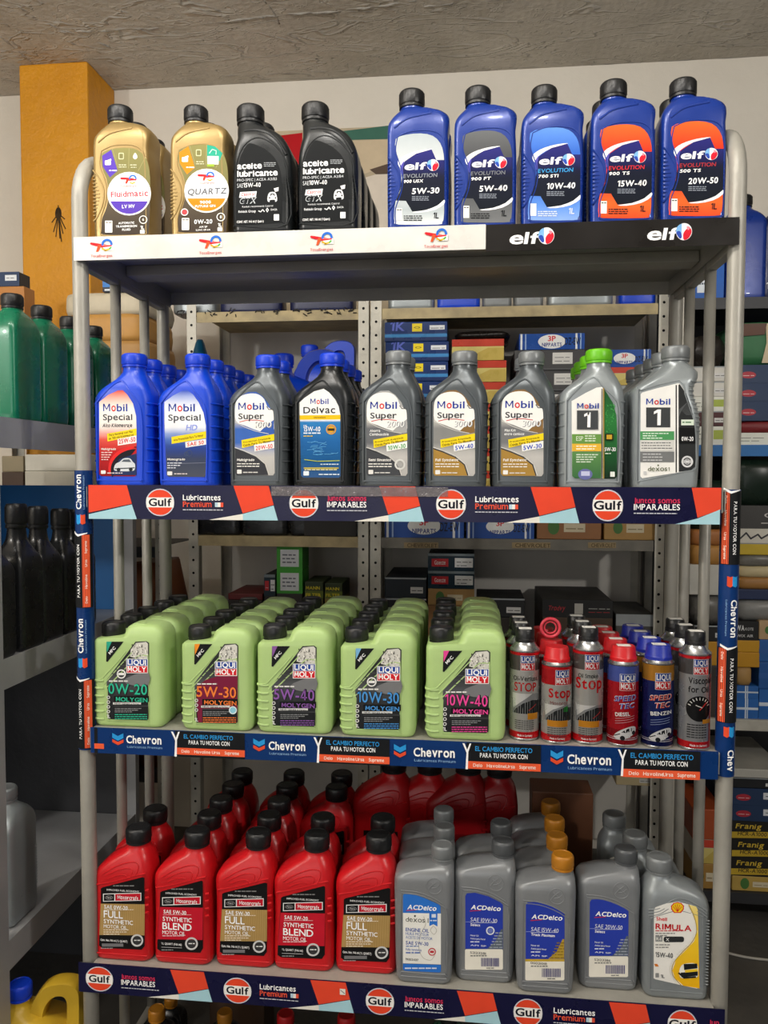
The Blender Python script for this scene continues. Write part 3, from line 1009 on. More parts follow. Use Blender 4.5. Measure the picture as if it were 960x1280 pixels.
FR = {}
def bodymesh(kind):
    """body mesh with its raised ribs and beads, shared by every bottle of the mould."""
    k = K[kind]
    mb = k.body()
    if kind == 'A':
        k.ridge(mb, [(-.040, .173), (-.020, .187), (.004, .193), (.022, .196)], .0022)
        fr = [(-.034, .158), (-.012, .166), (.020, .166), (.038, .158), (.045, .140), (.0465, .09), (.0465, .022), (.040, .010), (-.030, .010), (-.037, .018), (-.037, .040), (-.028, .066), (-.025, .090), (-.030, .112), (-.0375, .135)]
        k.ridge(mb, fr + fr[:1], .0015)
        k.ridge(mb, [(-.050, .125), (-.040, .112), (-.031, .092), (-.032, .068), (-.042, .045), (-.050, .036)], .0018)
        for i in range(12):
            zz = .046 + i * .0062
            xe = -.034 - abs(zz - .08) * 0.28
            k.ridge(mb, [(-.0505, zz), (xe - .003, zz)], .0013, 6, 1)
    elif kind == 'B':
        fr = [(-.045, .020), (.047, .020), (.047, .10), (.044, .124), (.034, .145), (.016, .161), (-.004, .169), (-.022, .163), (-.036, .146), (-.044, .120), (-.045, .09)]
        k.ridge(mb, fr + fr[:1], .0016)
        k.ridge(mb, [(-.030, .183), (-.012, .184), (.010, .178), (.030, .162), (.045, .138)], .0028)
        k.ridge(mb, [(-.006, .177), (.006, .172), (.022, .160), (.033, .147)], .0016)
        k.ridge(mb, [(-.048, .012), (.048, .012)], .0014, 6, 1)
    elif kind in ('C', 'C8'):
        ex = .0045 if kind == 'C' else .0095
        fr = [(-.043, .012), (.031 + ex, .012), (.0345 + ex, .016), (.0365 + ex, .08), (.036 + ex, .118), (.031 + ex, .148), (.019, .171), (.006, .187), (-.002, .189), (-.016, .180), (-.030, .166), (-.043, .152), (-.0445, .146), (-.0445, .08), (-.0445, .016)]
        k.ridge(mb, fr + fr[:1], .0019, 6, 3)
        for i in range(7):
            k.rib(mb, .026 + i * .0205, 2, 9, .0021)
            k.rib(mb, .026 + i * .0205, 14, 21, .0019)
    elif kind == 'D':
        fr = [(-.049, .012), (.030, .030), (.047, .036), (.047, .07), (.044, .11), (.035, .136), (.027, .160), (.018, .182), (-.0445, .166), (-.049, .160)]
        k.ridge(mb, fr + fr[:1], .0015, 6, 2)
        for i in range(12):
            k.rib(mb, .098 + i * .0075, 1, 8, .0016)
    elif kind == 'E':
        for i in range(6):
            zz = .014 + i * .0145
            k.ridge(mb, [(-.060, zz), (-.050, zz), (-.046, zz + .001)], .0024, 7, 2)
            k.rib(mb, zz, 12, 23, .0024)
        fr = [(-.036, .012), (.038, .012), (.041, .015), (.041, .128), (.038, .136), (.026, .136), (.016, .130), (-.036, .078), (-.039, .070), (-.039, .016)]
        k.ridge(mb, fr + fr[:1], .0018, 6, 2)
        k.ridge(mb, [(-.046, .080), (-.012, .118), (.010, .142)], .0016, 6, 1)
        k.ridge(mb, [(-.062, .088), (-.050, .090), (-.018, .124), (-.002, .143)], .0016, 6, 1)
        mb.lathe([(.0195, .155), (.0195, .166)], 24, (-.0435, 0))
        mb.box(.008, .030, -.026, -.014, .1895, .1933, None, .0008)
    elif kind == 'G':
        k.ridge(mb, [(-.034, .158), (-.012, .171), (.014, .180), (.030, .179), (.031, .168), (.024, .155)], .0013)
        k.ridge(mb, [(-.028, .155), (-.008, .165), (.012, .170), (.021, .167), (.018, .155)], .0012)
        k.ridge(mb, [(-.024, .150), (-.006, .157), (.008, .158), (.010, .152)], .0012)
        k.ridge(mb, [(-.046, .138), (-.012, .146), (.030, .159), (.046, .163)], .0013)
        k.ridge(mb, [(-.047, .012), (.047, .012)], .0012, 6, 1)
        for i in range(4):
            k.ridge(mb, [(.045, .132 - i * .0135), (.052, .134 - i * .0135)], .0020, 6, 1)
    elif kind == 'H':
        k.ridge(mb, [(-.040, .166), (-.014, .165), (.012, .158), (.034, .146)], .0012)
        fr = [(-.040, .020), (.037, .020), (.040, .024), (.041, .125), (.034, .141), (.012, .153), (-.012, .160), (-.036, .161), (-.039, .157), (-.040, .10), (-.040, .024)]
        k.ridge(mb, fr + fr[:1], .0013, 6, 2)
        cir = [(.018 + .0135 * math.cos(t * math.pi / 10), .1765 + .0135 * math.sin(t * math.pi / 10)) for t in range(21)]
        k.ridge(mb, cir, .0011, 6, 1)
        k.ridge(mb, [(.008, .170), (.014, .178), (.022, .184)], .0011); k.ridge(mb, [(.014, .173), (.022, .175), (.027, .180)], .0011); k.ridge(mb, [(.012, .183), (.018, .178), (.025, .171)], .001)
        k.ridge(mb, [(-.040, .012), (.040, .012)], .0012, 6, 1)
    elif kind == 'I':
        for i in range(3):
            dz = i * .005
            k.ridge(mb, [(-.048, .142 + dz), (-.030, .146 + dz), (-.008, .161 + dz), (.010, .163 + dz), (.034, .153 + dz), (.046, .146 + dz)], .0012)
        for i in range(22):
            k.ridge(mb, [(.046, .03 + i * .0052), (.0505, .03 + i * .0052)], .0011, 5, 1)
        k.ridge(mb, [(-.044, .014), (-.044, .138), (-.020, .148), (.0, .155), (.040, .146), (.042, .014), (-.044, .014)], .0012, 6, 1)
    return mb
BODY, CAP = {}, {}
def bodyof(kind, m, parent):
    if kind not in BODY:
        o = bodymesh(kind).build('body', m, parent, None, True)
        BODY[kind, m.name] = o.data
        BODY[kind] = o.data
        return o
    if (kind, m.name) not in BODY:
        me = BODY[kind].copy()
        me.materials.clear()
        me.materials.append(m)
        BODY[kind, m.name] = me
    o = bpy.data.objects.new('body', BODY[kind, m.name])
    COL.objects.link(o)
    o.parent = parent
    return o
def capof(kind, m, parent):
    k = K[kind]
    key = (kind, m.name)
    if key not in CAP:
        r, z0, z1, cx = k.cap
        nr = {'E': 20, 'G': 30}.get(kind, 22)
        o = ribbed_cap(r, z0, z1, (cx, 0), nr).build('cap', m, parent, None, True)
        CAP[key] = o.data
        return o
    o = bpy.data.objects.new('cap', CAP[key])
    COL.objects.link(o)
    o.parent = parent
    return o
def fmap(fr, cx, by, Yf, k=1.0):
    ox, oy, s = fr
    b0 = onY(ox + cx / s, oy + by / s, Yf)
    def mp(x, y):
        p = onY(ox + x / s, oy + y / s, Yf)
        return ((p.x - b0.x) / k, (p.z - b0.z) / k)
    sc = (Vector(mp(cx + 20, by)) - Vector(mp(cx, by))).length / 20
    return mp, sc, b0
def bottle(kind, fr, cx, by, top, Yf, shelf, bm, cm, art, label, group, ref=None, name='oil_bottle', cat='bottle', rz=0.0):
    k = K[kind]
    mp, sc, b0 = fmap(fr, cx, by, Yf)
    zt = onY(fr[0] + cx / fr[2], fr[1] + top / fr[2], Yf + k.dep / 2).z
    ks = min(1.06, max(0.95, (zt - b0.z) / k.H))
    root = empty(name, (b0.x, Yf + k.dep / 2 * ks, shelf), rz)
    root.scale = (ks, ks, ks)
    bodyof(kind, bm, root)
    capof(kind, cm, root)
    if art:
        rf = ref or (fr, cx, by, Yf)
        if len(rf) == 5:
            mp, sc, _ = fmap(*rf)
        else:
            mp, sc, _ = fmap(rf[0], rf[1], rf[2], rf[3], ks)
        A = Art(mp, sc, lambda x, z, o: (x, -k.dep / 2 - o, z))
        art(A)
        A.build(root)
    tag(root, label, cat, group)
    return root
ORD = ['', 'first', 'second', 'third', 'fourth', 'fifth', 'sixth']
def behind(root, n, pitch, what, group, start=1, jit=0.003, shift=0.0, gap=0.0):
    out = []
    for i in range(start, start + n):
        c = dup(root)
        rnd = random.Random(hash((round(root.location.x, 3), i)) & 0xffff)
        c.location = (root.location.x + rnd.uniform(-jit, jit) + shift * i, root.location.y + pitch * i + gap, root.location.z)
        c.rotation_euler.z = rnd.uniform(-0.03, 0.03)
        c['label'] = '%s, %s back' % (what, ORD[i]) if n > 1 or start > 1 else what
        c['group'] = group
        out.append(c)
    return out

# plastics
P_BLUE = mat('deep_blue_plastic', '#10338A', 0.3, 0.1, 0.06, 20, 0.02, 300, coat=0.15)
P_GOLD = mat('gold_plastic', '#9C8352', 0.36, 0.45, 0.06, 20, 0.02, 300)
P_BLACK = mat('black_bottle_plastic', '#1B1E20', 0.3, 0.1, 0.06, 20, 0.02, 300)
P_MBLUE = mat('bright_blue_plastic', '#0A42CC', 0.36, 0.0, 0.06, 20, 0.02, 300)
P_MCAP = mat('bright_blue_cap', '#0E3ED0', 0.38, 0.0, 0.06, 20)
P_MGREY = mat('gunmetal_plastic', '#565C60', 0.34, 0.35, 0.06, 20, 0.02, 300)
P_MSIL = mat('silver_plastic', '#939A9D', 0.34, 0.35, 0.06, 20, 0.02, 300)
P_GCAP = mat('grey_cap_plastic', '#7E8284', 0.4, 0.25, 0.06, 40)
P_LIME = mat('lime_cap_plastic', '#6CC21A', 0.4, 0.0, 0.06, 40)
P_LGREEN = mat('pale_green_plastic', '#AFCC84', 0.4, 0.0, 0.05, 12, 0.02, 300, sss=0.15)
P_RED = mat('red_bottle_plastic', '#C4141C', 0.34, 0.0, 0.06, 20, 0.02, 300)
P_AC = mat('grey_bottle_plastic', '#85888B', 0.36, 0.25, 0.06, 20, 0.02, 300)
P_ACCAP = mat('charcoal_cap_plastic', '#55585B', 0.36, 0.2, 0.06, 40)
P_OCAP = mat('ochre_cap_plastic', '#B9791D', 0.42, 0.1, 0.06, 40)
P_SHELL = mat('cool_grey_plastic', '#8A9093', 0.36, 0.3, 0.06, 20, 0.02, 300)

# ------------------------------------------------------------------ label designs
def te_mark(a, cx, cy, s):
    a.p('#D8202A', smoothpoly([(cx - 48 * s, cy - 10 * s), (cx, cy - 8 * s), (cx + 40 * s, cy), (cx + 40 * s, cy + 8 * s), (cx - 4 * s, cy + 4 * s), (cx - 46 * s, cy + 4 * s)], 2))
    a.p('#C2331F', [(cx - 14 * s, cy), (cx + 2 * s, cy), (cx - 10 * s, cy + 28 * s), (cx - 22 * s, cy + 28 * s)])
    a.ring('#2D6FD0', cx + 24 * s, cy - 2 * s, 14 * s, 24 * s)
    a.p('#FFFFFF', [(cx + 8 * s, cy + 9 * s), (cx + 50 * s, cy + 9 * s), (cx + 50 * s, cy + 26 * s), (cx + 8 * s, cy + 26 * s)])
    a.l('#D8202A', [(cx, cy + 6 * s), (cx + 44 * s, cy + 4 * s)], 8 * s)
    a.l('#E2B51E', [(cx + 8 * s, cy + 22 * s), (cx + 22 * s, cy + 27 * s), (cx + 36 * s, cy + 20 * s)], 7 * s)
def gold_art(v):
    def f(a):
        out = smoothpoly([(128, 330), (190, 300), (270, 292), (340, 303), (385, 340), (412, 400), (422, 500), (420, 650), (412, 790), (395, 812), (270, 814), (140, 812), (130, 790), (132, 720), (160, 650), (172, 560), (160, 480), (133, 410)], 3)
        a.g([(0, '#8C8750'), (0.45, '#7C774A'), (0.6, '#5C5140'), (1, '#3E342D')], out)
        a.l('#A49E6A', [(295, 296), (292, 415)], 3)
        a.l('#A49E6A', [(195, 300), (228, 410)], 3); a.l('#A49E6A', [(392, 350), (350, 430)], 3)
        a.p(('#5C3FB4', '#EE8A14')[v], [(134, 340), (188, 304), (226, 430), (180, 470), (138, 405)])
        a.rr('#FFFFFF', 150, 368, 186, 396, 5); a.p('#FFFFFF', [(160, 368), (186, 358), (190, 368)])
        a.m('#FFFFFF', 176, 222, 432, 9)
        a.rr('#C9CBA0', 232, 322, 264, 362, 6); a.rr('#7E7A4A', 237, 328, 259, 356, 4)
        a.p('#E8EAD6', smoothpoly([(332, 322), (346, 348), (332, 362), (318, 348)], 3))
        a.m('#D8DAB8', 234, 285, 398, 7); a.m('#D8DAB8', 234, 280, 410, 6); a.m('#D8DAB8', 302, 345, 398, 7); a.m('#D8DAB8', 306, 340, 412, 6)
        if v:
            a.p('#2BA88C', [(298, 296), (345, 305), (388, 345), (372, 390), (298, 392)])
            a.r('#E9F3E4', 300, 362, 366, 412); a.l('#BFE6D6', [(312, 345), (328, 322), (352, 330), (350, 352)], 5); a.r('#9DBB3C', 298, 410, 340, 425)
        a.c('#F4F1EA', 296, 568, 131)
        a.c(('#5A3DB2', '#EE8A14')[v], 296, 568, 121, None, 28, 202, 338)
        a.c('#FFFFFF', 296, 566, 121, None, 30, -22, 202)
        te_mark(a, 294, 480, 1.0)
        a.t('#B04A48', 294, 528, 12, 'TotalEnergies', w=100, b=0, a='c')
        if v == 0:
            a.t('#D8334A', 298, 586, 32, 'Fluidmatic', w=222, a='c')
            a.t('#FFFFFF', 292, 655, 20, 'LV MV', w=76, b=2, a='c')
            for i, t in enumerate(('AUTOMATIC', 'TRANSMISSION', 'FLUID')):
                a.t('#FFFFFF', 280, 750 + i * 20, 12, t, w=(96, 126, 50)[i], b=2, a='c')
        else:
            a.t('#6A6C72', 298, 590, 34, 'QUARTZ', w=228, b=2, a='c', sh=0.15)
            a.t('#FFFFFF', 290, 645, 17, '9000', w=64, b=2, a='c')
            a.t('#FFFFFF', 290, 666, 13, 'FUTURE GF6', w=120, b=2, a='c')
            a.t('#FFFFFF', 278, 764, 24, '0W-20', w=106, b=2, a='c')
            a.t('#FFFFFF', 278, 788, 10, 'API SP', w=48, a='c'); a.t('#FFFFFF', 278, 805, 9, 'ILSAC GF-6A', w=84, a='c')
            a.ring('#F0E6E6', 168, 695, 16, 22); a.c('#C64A50', 168, 695, 15)
        a.rr('#F4F2EC', 152, 730, 196, 802, 4)
        a.m('#6A625C', 156, 192, 744, 8)
        a.ring('#F4F2EC', 381, 724, 20, 25); a.t('#F4F2EC', 381, 732, 16, '6' if v == 0 else '8', a='c')
        a.t('#FFFFFF', 376, 782, 20, '1L', a='c'); a.rr('#F4F2EC', 362, 786, 390, 808, 4)
    return f
def castrol_art(grade, acea):
    def f(a):
        out = [(478, 400), (500, 330), (535, 270), (560, 262), (600, 275), (650, 300), (700, 345), (730, 400), (745, 470), (748, 560), (748, 735), (740, 742), (470, 760), (455, 755), (452, 600), (458, 480)]
        a.p('#101315', smoothpoly(out, 2))
        a.t('#FFFFFF', 475, 420, 35, 'aceite', w=150, b=2, sp=0.05)
        a.t('#FFFFFF', 475, 466, 35, 'lubricante', w=246, b=2, sp=0.05)
        for i in range(3):
            a.m('#A0A4A8', 638, 710, 382 + i * 10, 6)
        a.t('#D0D3D6', 474, 494, 15, 'PRO-SPEC | ACEA ' + acea, w=242, b=0)
        a.t('#D0D3D6', 474, 532, 24, 'SAE', w=36, b=0)
        a.t('#FFFFFF', 512, 530, 26, grade, w=106, b=1)
        a.p('#FFFFFF', [(492, 558), (594, 552), (588, 588), (486, 592)])
        a.t('#D8202A', 497, 582, 18, 'Castrol', w=84, b=2, sh=0.15)
        a.t('#C4C8CC', 486, 630, 36, 'GTX', w=100, b=2, sh=0.25)
        a.t('#1A1D1F', 490, 627, 28, 'GTX', w=88, b=1, sh=0.25)
        a.p('#E8EAEC', smoothpoly([(660, 612), (660, 585), (672, 560), (704, 558), (716, 582), (718, 610), (706, 616), (704, 604), (674, 606), (672, 618)], 2))
        a.p('#101315', [(674, 580), (680, 566), (700, 566), (706, 580)])
        a.p('#101315', [(668, 588), (676, 588), (676, 598), (668, 598)]); a.p('#101315', [(704, 588), (712, 588), (712, 598), (704, 598)])
        a.c('#FFFFFF', 690, 580, 8)
        a.p('#F4F4F4', [(698, 536), (728, 528), (726, 552), (706, 556)])
        a.t('#E0E2E4', 505, 652, 10, 'Renault recommends Castrol', w=188, b=0)
        a.t('#E8EAEC', 482, 684, 14, 'Renault Group', w=106, b=1)
        a.l('#E8EAEC', [(605, 672), (618, 678), (630, 664), (640, 676)], 6)
        a.p('#E8EAEC', [(658, 652), (668, 666), (658, 682), (648, 666)]); a.p('#101315', [(658, 660), (662, 666), (658, 674), (654, 666)])
        a.t('#E8EAEC', 680, 670, 11, 'DACIA', w=38, b=1)
        a.t('#FFFFFF', 472, 746, 13, 'CONT. NET. 946 ml (1 Quart)', w=164, b=1)
        a.rr('#E8EAEC', 698, 692, 730, 730, 3)
    return f
def elf_art(c1, c2, c3, sub, subcol, name, grade, tx='#1A1C20'):
    def f(a):
        out = [(132, 415), (200, 388), (290, 380), (365, 395), (412, 440), (434, 510), (437, 600), (437, 880), (425, 940), (395, 955), (150, 955), (124, 935), (122, 880), (132, 800), (160, 735), (168, 650), (150, 570), (133, 490)]
        a.g([(0, c2), (0.3, c1), (0.62, c1), (0.85, c2), (1, c3)], smoothpoly(out, 2), 1, 18)
        a.p('#F2F3F6', smoothpoly([(146, 556), (195, 516), (280, 488), (358, 478), (340, 492), (250, 514), (185, 556), (160, 596)], 3))
        a.g([(0, '#2A2878'), (0.25, '#1E2164'), (0.45, '#10152A'), (1, '#0E1520')], [(358, 480), (388, 548), (438, 548), (438, 802), (400, 834), (320, 866), (236, 874), (196, 806), (134, 804), (160, 740), (172, 660), (160, 604), (190, 556), (260, 508)])
        a.p('#5550B0', smoothpoly([(160, 598), (172, 570), (186, 556), (176, 600), (180, 640), (168, 640)], 2))
        a.p('#F2F3F6', smoothpoly([(438, 798), (437, 826), (380, 862), (290, 880), (236, 876), (320, 864), (396, 834)], 2))
        elfword(a, 184, 613, 60, 138)
        elfball(a, 367, 580, 37)
        a.t(subcol, 180, 663, 24, 'EVOLUTION', w=212, b=1, sh=0.1)
        a.t('#FFFFFF', 182, 694, 19, name, w=122, b=2, sh=0.15)
        a.t('#FFFFFF', 233, 764, 36, grade, w=172, b=2, sh=0.1)
        for i in range(3):
            a.m('#8C93A0', 234, 350, 782 + i * 11, 7)
        a.r('#EDEDE8', 136, 852, 172, 928); a.m(tx, 140, 168, 866, 8)
        for i in range(3):
            a.m(tx, 182, 300, 905 + i * 13, 8)
        a.t(tx, 366, 918, 36, '1L', w=36, b=1, sh=0.12)
    return f

def mob_word(a, x, y, h, w):
    n = w
    a.t('#1F3C9C', x, y, h, 'M', w=n * 0.285, b=1)
    a.t('#D8202A', x + n * 0.335, y, h, 'o', w=n * 0.185, b=1)
    a.t('#1F3C9C', x + n * 0.555, y, h, 'bil', w=n * 0.445, b=1)
def panelC(x0=95, x1=372, peak=238, ytop=372, base=935, ysh=470):
    pass
def mspecial_art(v):
    def f(a):
        if v == 0:
            out = [(122, 410), (180, 365), (240, 338), (270, 336), (300, 365), (335, 420), (355, 500), (358, 600), (358, 870), (345, 880), (135, 878), (122, 868)]
            a.g([(0, '#E04A3C'), (0.1, '#F0B8A8'), (0.2, '#F7F4EE'), (0.42, '#F3E9E2'), (0.55, '#E0594C'), (0.7, '#C21E22'), (1, '#8E1016')], out)
            mob_word(a, 147, 470, 45, 155)
            a.t('#3A3D44', 146, 526, 36, 'Special', w=186, b=1)
            a.t('#26282C', 142, 570, 22, 'Alto Kilometraje', w=186, b=2, sh=0.2)
            a.p('#F5D820', [(172, 610), (358, 578), (358, 622), (175, 660)])
            a.t('#3A3010', 185, 628, 14, 'Para Motores con Mas', w=150, b=1, sh=0.1, rot=9)
            a.t('#3A3010', 182, 650, 14, 'de 100 mil Kilometros', w=160, b=1, sh=0.1, rot=9)
            a.p('#F2F2EE', [(238, 645), (357, 622), (358, 668), (240, 686)])
            a.t('#D8202A', 246, 676, 28, '25W-50', w=106, b=2, sh=0.1, rot=8)
            a.c('#E02A2A', 345, 830, 165, 140, 30, 90, 196)
            a.p('#5A0C12', [(345, 692), (358, 692), (358, 700), (345, 700)])
            a.c('#1C1520', 355, 840, 160, 132, 30, 90, 200)
            a.p('#23325C', [(250, 770), (358, 735), (358, 872), (200, 872)])
            a.p('#D4D8DC', smoothpoly([(216, 828), (228, 800), (252, 788), (275, 768), (315, 766), (336, 790), (348, 802), (348, 830), (330, 846), (230, 846)], 3))
            a.p('#5A626C', [(262, 788), (278, 774), (312, 772), (326, 790)])
            a.l('#30363C', [(222, 832), (345, 826)], 6); a.c('#25282C', 245, 838, 12); a.c('#25282C', 322, 836, 12)
            a.t('#F3F0EA', 136, 714, 13, 'Multigrado', w=92, b=2, sh=0.1)
            for i in range(4):
                a.m('#EAD0CC', 136, 215 - i * 12, 732 + i * 15, 8)
        else:
            out = [(533, 412), (590, 370), (650, 338), (680, 338), (715, 365), (750, 415), (780, 480), (795, 560), (798, 700), (797, 875), (785, 885), (560, 883), (548, 872), (535, 600)]
            a.g([(0, '#2A4FC0'), (0.1, '#B8C6EE'), (0.2, '#F4F4F6'), (0.42, '#EEF0F4'), (0.52, '#5B7FC8'), (0.66, '#27418E'), (0.8, '#3A4258'), (1, '#4A4E5A')], out)
            mob_word(a, 560, 472, 46, 168)
            a.t('#44474E', 558, 530, 37, 'Special', w=206, b=1)
            a.t('#8C9CE4', 668, 592, 36, 'HD', w=70, b=2, sh=0.2)
            a.p('#F5D820', [(578, 632), (796, 596), (797, 640), (580, 676)])
            a.t('#3A3010', 592, 660, 14, 'Alta Proteccion Para Tu Motor', w=190, b=1, sh=0.1, rot=9)
            a.p('#F2F2EE', [(665, 665), (796, 645), (797, 680), (668, 700)])
            a.t('#D8202A', 678, 692, 22, 'SAE 50', w=106, b=2, sh=0.1, rot=8)
            a.t('#F3F0EA', 552, 780, 13, 'Monogrado', w=112, b=2, sh=0.1)
            for i in range(3):
                a.m('#D8DCE8', 552, 655 - i * 22, 800 + i * 15, 8)
            a.l('#7A7F92', [(640, 800), (795, 795)], 3)
            a.ring('#44506E', 690, 735, 16, 20); a.ring('#44506E', 672, 740, 10, 14)
        a.rr('#E8E4E0', (134 if v == 0 else 552), (842 if v == 0 else 850), (164 if v == 0 else 584), (864 if v == 0 else 874), 5)
        a.m('#E0D4D4', (174 if v == 0 else 596), (270 if v == 0 else 690), (862 if v == 0 else 868), 8)
    return f
def msuper_art(num, grade, gcol, lower, mid, accent, fuel=None):
    def f(a):
        out = [(97, 470), (110, 430), (145, 395), (190, 372), (245, 370), (290, 400), (330, 450), (358, 520), (368, 620), (370, 920), (358, 938), (108, 935), (97, 920)]
        a.g([(0, accent), (0.2, accent), (0.34, '#C9C6C0'), (0.44, mid), (0.62, mid), (0.75, '#C4C2BE'), (1, '#B4B2AE')], out, 1, 18)
        a.p('#F6F5F1', smoothpoly([(100, 470), (115, 425), (150, 395), (205, 382), (260, 388), (300, 420), (322, 470), (350, 490), (362, 505), (366, 560), (364, 640), (320, 650), (250, 632), (170, 600), (105, 568)], 3))
        a.p(accent, [(300, 612), (366, 560), (366, 650), (340, 655), (270, 640)])
        a.l('#55575A', [(318, 470), (332, 490), (364, 490)], 6)
        mob_word(a, 122, 492, 46, 180)
        a.t('#3A3B40', 122, 556, 38, 'Super', w=176, b=1)
        a.l('#C83A3A', [(130, 575), (180, 563), (240, 562), (298, 570)], 5)
        a.t('#8E9094', 232, 616, 40, num, w=118, b=1, sh=0.15)
        a.t('#F4F4F2', 229, 613, 40, num, w=116, b=0, sh=0.15)
        a.l('#D8D6D0', [(100, 575), (170, 612), (250, 640), (330, 655)], 4)
        if fuel:
            a.t('#F0F0EE', 118, 646, 17, fuel[0], w=70, b=2, sh=0.1); a.t('#F0F0EE', 116, 670, 17, fuel[1], w=128, b=2, sh=0.1)
        a.p('#F5D820', [(142, 698), (368, 656), (369, 700), (146, 752)])
        a.t('#5A4A10', 154, 720, 12, 'Proteccion Avanzada', w=190, b=1, sh=0.1, rot=9)
        a.t('#5A4A10', 154, 742, 15, 'Cuida Para Tu Motor', w=196, b=2, sh=0.1, rot=9)
        a.p('#F4F4F0', [(228, 730), (368, 706), (368, 752), (232, 776)])
        a.t(gcol, 240, 768, 28, grade, w=118, b=2, sh=0.1, rot=8)
        low = [(97, 752), (160, 775), (240, 810), (300, 860), (325, 935), (108, 935), (97, 920)]
        a.p(lower, smoothpoly(low[:5], 1)[:5] + low[5:])
        a.l('#3A3B3E', [(97, 756), (160, 779), (240, 814), (300, 864), (322, 932)], 7)
        a.l('#DAD8D2', [(97, 748), (162, 770), (245, 806), (306, 858), (330, 932)], 5)
        a.t('#F5F3EE', 110, 840, 17, 'Multigrado' if num == '1000' else ('Semi Sintetico' if num == '2000' else 'Full Synthetic'), w=(120 if num == '1000' else 150), b=2, sh=0.1)
        for i in range(2):
            a.m('#ECEAE4', 110, 265, 862 + i * 17, 9)
        a.rr('#E8E6E2', 110, 898, 142, 926, 5); a.m('#D8D6D2', 152, 268, 920, 9)
        if num == '2000':
            a.ring('#D8D8D4', 320, 862, 24, 36); a.c('#A8A8A6', 320, 862, 20)
    return f
def delvac_art(a):
    out = [(528, 415), (560, 385), (620, 345), (680, 328), (715, 352), (752, 395), (775, 440), (785, 500), (786, 880), (775, 890), (550, 888), (538, 878)]
    a.g([(0, '#F6F5F1'), (0.36, '#F6F5F1'), (0.37, '#2F7FC0'), (0.6, '#1E62A4'), (0.8, '#17588F'), (1, '#31588C')], out, 1, 40)
    a.p('#F6F5F1', [(528, 415), (560, 385), (620, 345), (680, 328), (715, 352), (752, 395), (775, 440), (785, 495), (529, 498)])
    a.p('#F0C41C', [(529, 496), (785, 493), (785, 522), (529, 524)])
    mob_word(a, 596, 425, 33, 116)
    a.t('#333539', 552, 484, 40, 'Delvac', w=200, b=1)
    a.t('#8A6A10', 655, 515, 10, 'MODERN', w=72, b=1, a='c')
    a.t('#FFFFFF', 553, 598, 30, '15W-40', w=106, b=1)
    a.t('#FFFFFF', 553, 566, 9, 'SAE', w=22); a.m('#E8F0F6', 553, 660, 612, 10, 1.0); a.m('#F0C41C', 553, 610, 630, 8)
    a.c('#E2A51E', 727, 585, 32); a.ring('#1E5C98', 727, 585, 22, 25); a.r('#3A2C10', 706, 578, 748, 594)
    rnd = random.Random(4)
    for i in range(16):
        x, y = rnd.uniform(560, 740), rnd.uniform(660, 750)
        a.l('#5FA8DC', [(x, y), (x + rnd.uniform(10, 40), y + rnd.uniform(-12, 6)), (x + rnd.uniform(40, 60), y - 4)], 3)
    a.l('#B8C24A', [(560, 775), (640, 786), (780, 782)], 5)
    a.r('#C8B44A', 555, 825, 775, 833); a.m('#E8E0A8', 560, 770, 842, 8)
    a.m('#CFE0F0', 660, 780, 808, 8)
    a.rr('#E8F0F6', 553, 848, 588, 876, 4); a.m('#D8E6F2', 650, 780, 872, 9)
def esp_art(a):
    out = [(610, 428), (700, 375), (775, 338), (812, 333), (845, 375), (885, 440), (908, 520), (914, 640), (912, 930), (898, 945), (630, 942), (612, 925)]
    a.p('#F4F3EE', out)
    a.g([(0, '#1E4A2A'), (0.35, '#2C7A3A'), (0.7, '#1E5A2C'), (1, '#10241A')], [(826, 346), (845, 375), (885, 440), (908, 520), (914, 640), (912, 930), (898, 945), (826, 945)])
    rnd = random.Random(9)
    for i in range(46):
        x, y = rnd.uniform(832, 902), rnd.uniform(450, 640)
        a.c('#46A050', x, y, rnd.uniform(2, 5), None, 6)
    a.r('#9A8240', 818, 340, 827, 944); a.r('#3A3420', 808, 345, 813, 944)
    mob_word(a, 646, 478, 36, 146)
    a.r('#45484A', 645, 490, 786, 616)
    a.t('#FFFFFF', 715, 606, 102, '1', w=46, b=2, a='c')
    a.r('#6C9A4A', 612, 648, 806, 712); a.t('#E4EEDA', 640, 692, 30, 'ESP', w=46, b=0)
    for i in range(3):
        a.m('#E4EEDA', 698, 770, 664 + i * 16, 9)
    a.r('#E8B63A', 612, 712, 806, 762); a.m('#FFF6DC', 640, 785, 732, 10); a.m('#FFF6DC', 640, 780, 750, 10)
    a.g([(0, '#5E8E50'), (1, '#3A6A40')], [(612, 764), (806, 764), (806, 942), (630, 942), (612, 925)])
    for i in range(4):
        a.m('#DCE8D6', 640, 785 - i * 14, 788 + i * 16, 9)
    a.c('#6A6FA8', 700, 915, 48, 36); a.r('#C8CBE8', 672, 895, 730, 925)
    a.r('#2A2410', 834, 645, 886, 688); a.r('#C8A030', 842, 652, 878, 682)
    a.t('#FFFFFF', 828, 762, 26, '5W-30', w=74, b=1)
    a.m('#DCE8D6', 832, 870, 780, 8)
    a.rr('#E8ECE6', 866, 898, 896, 932, 3)
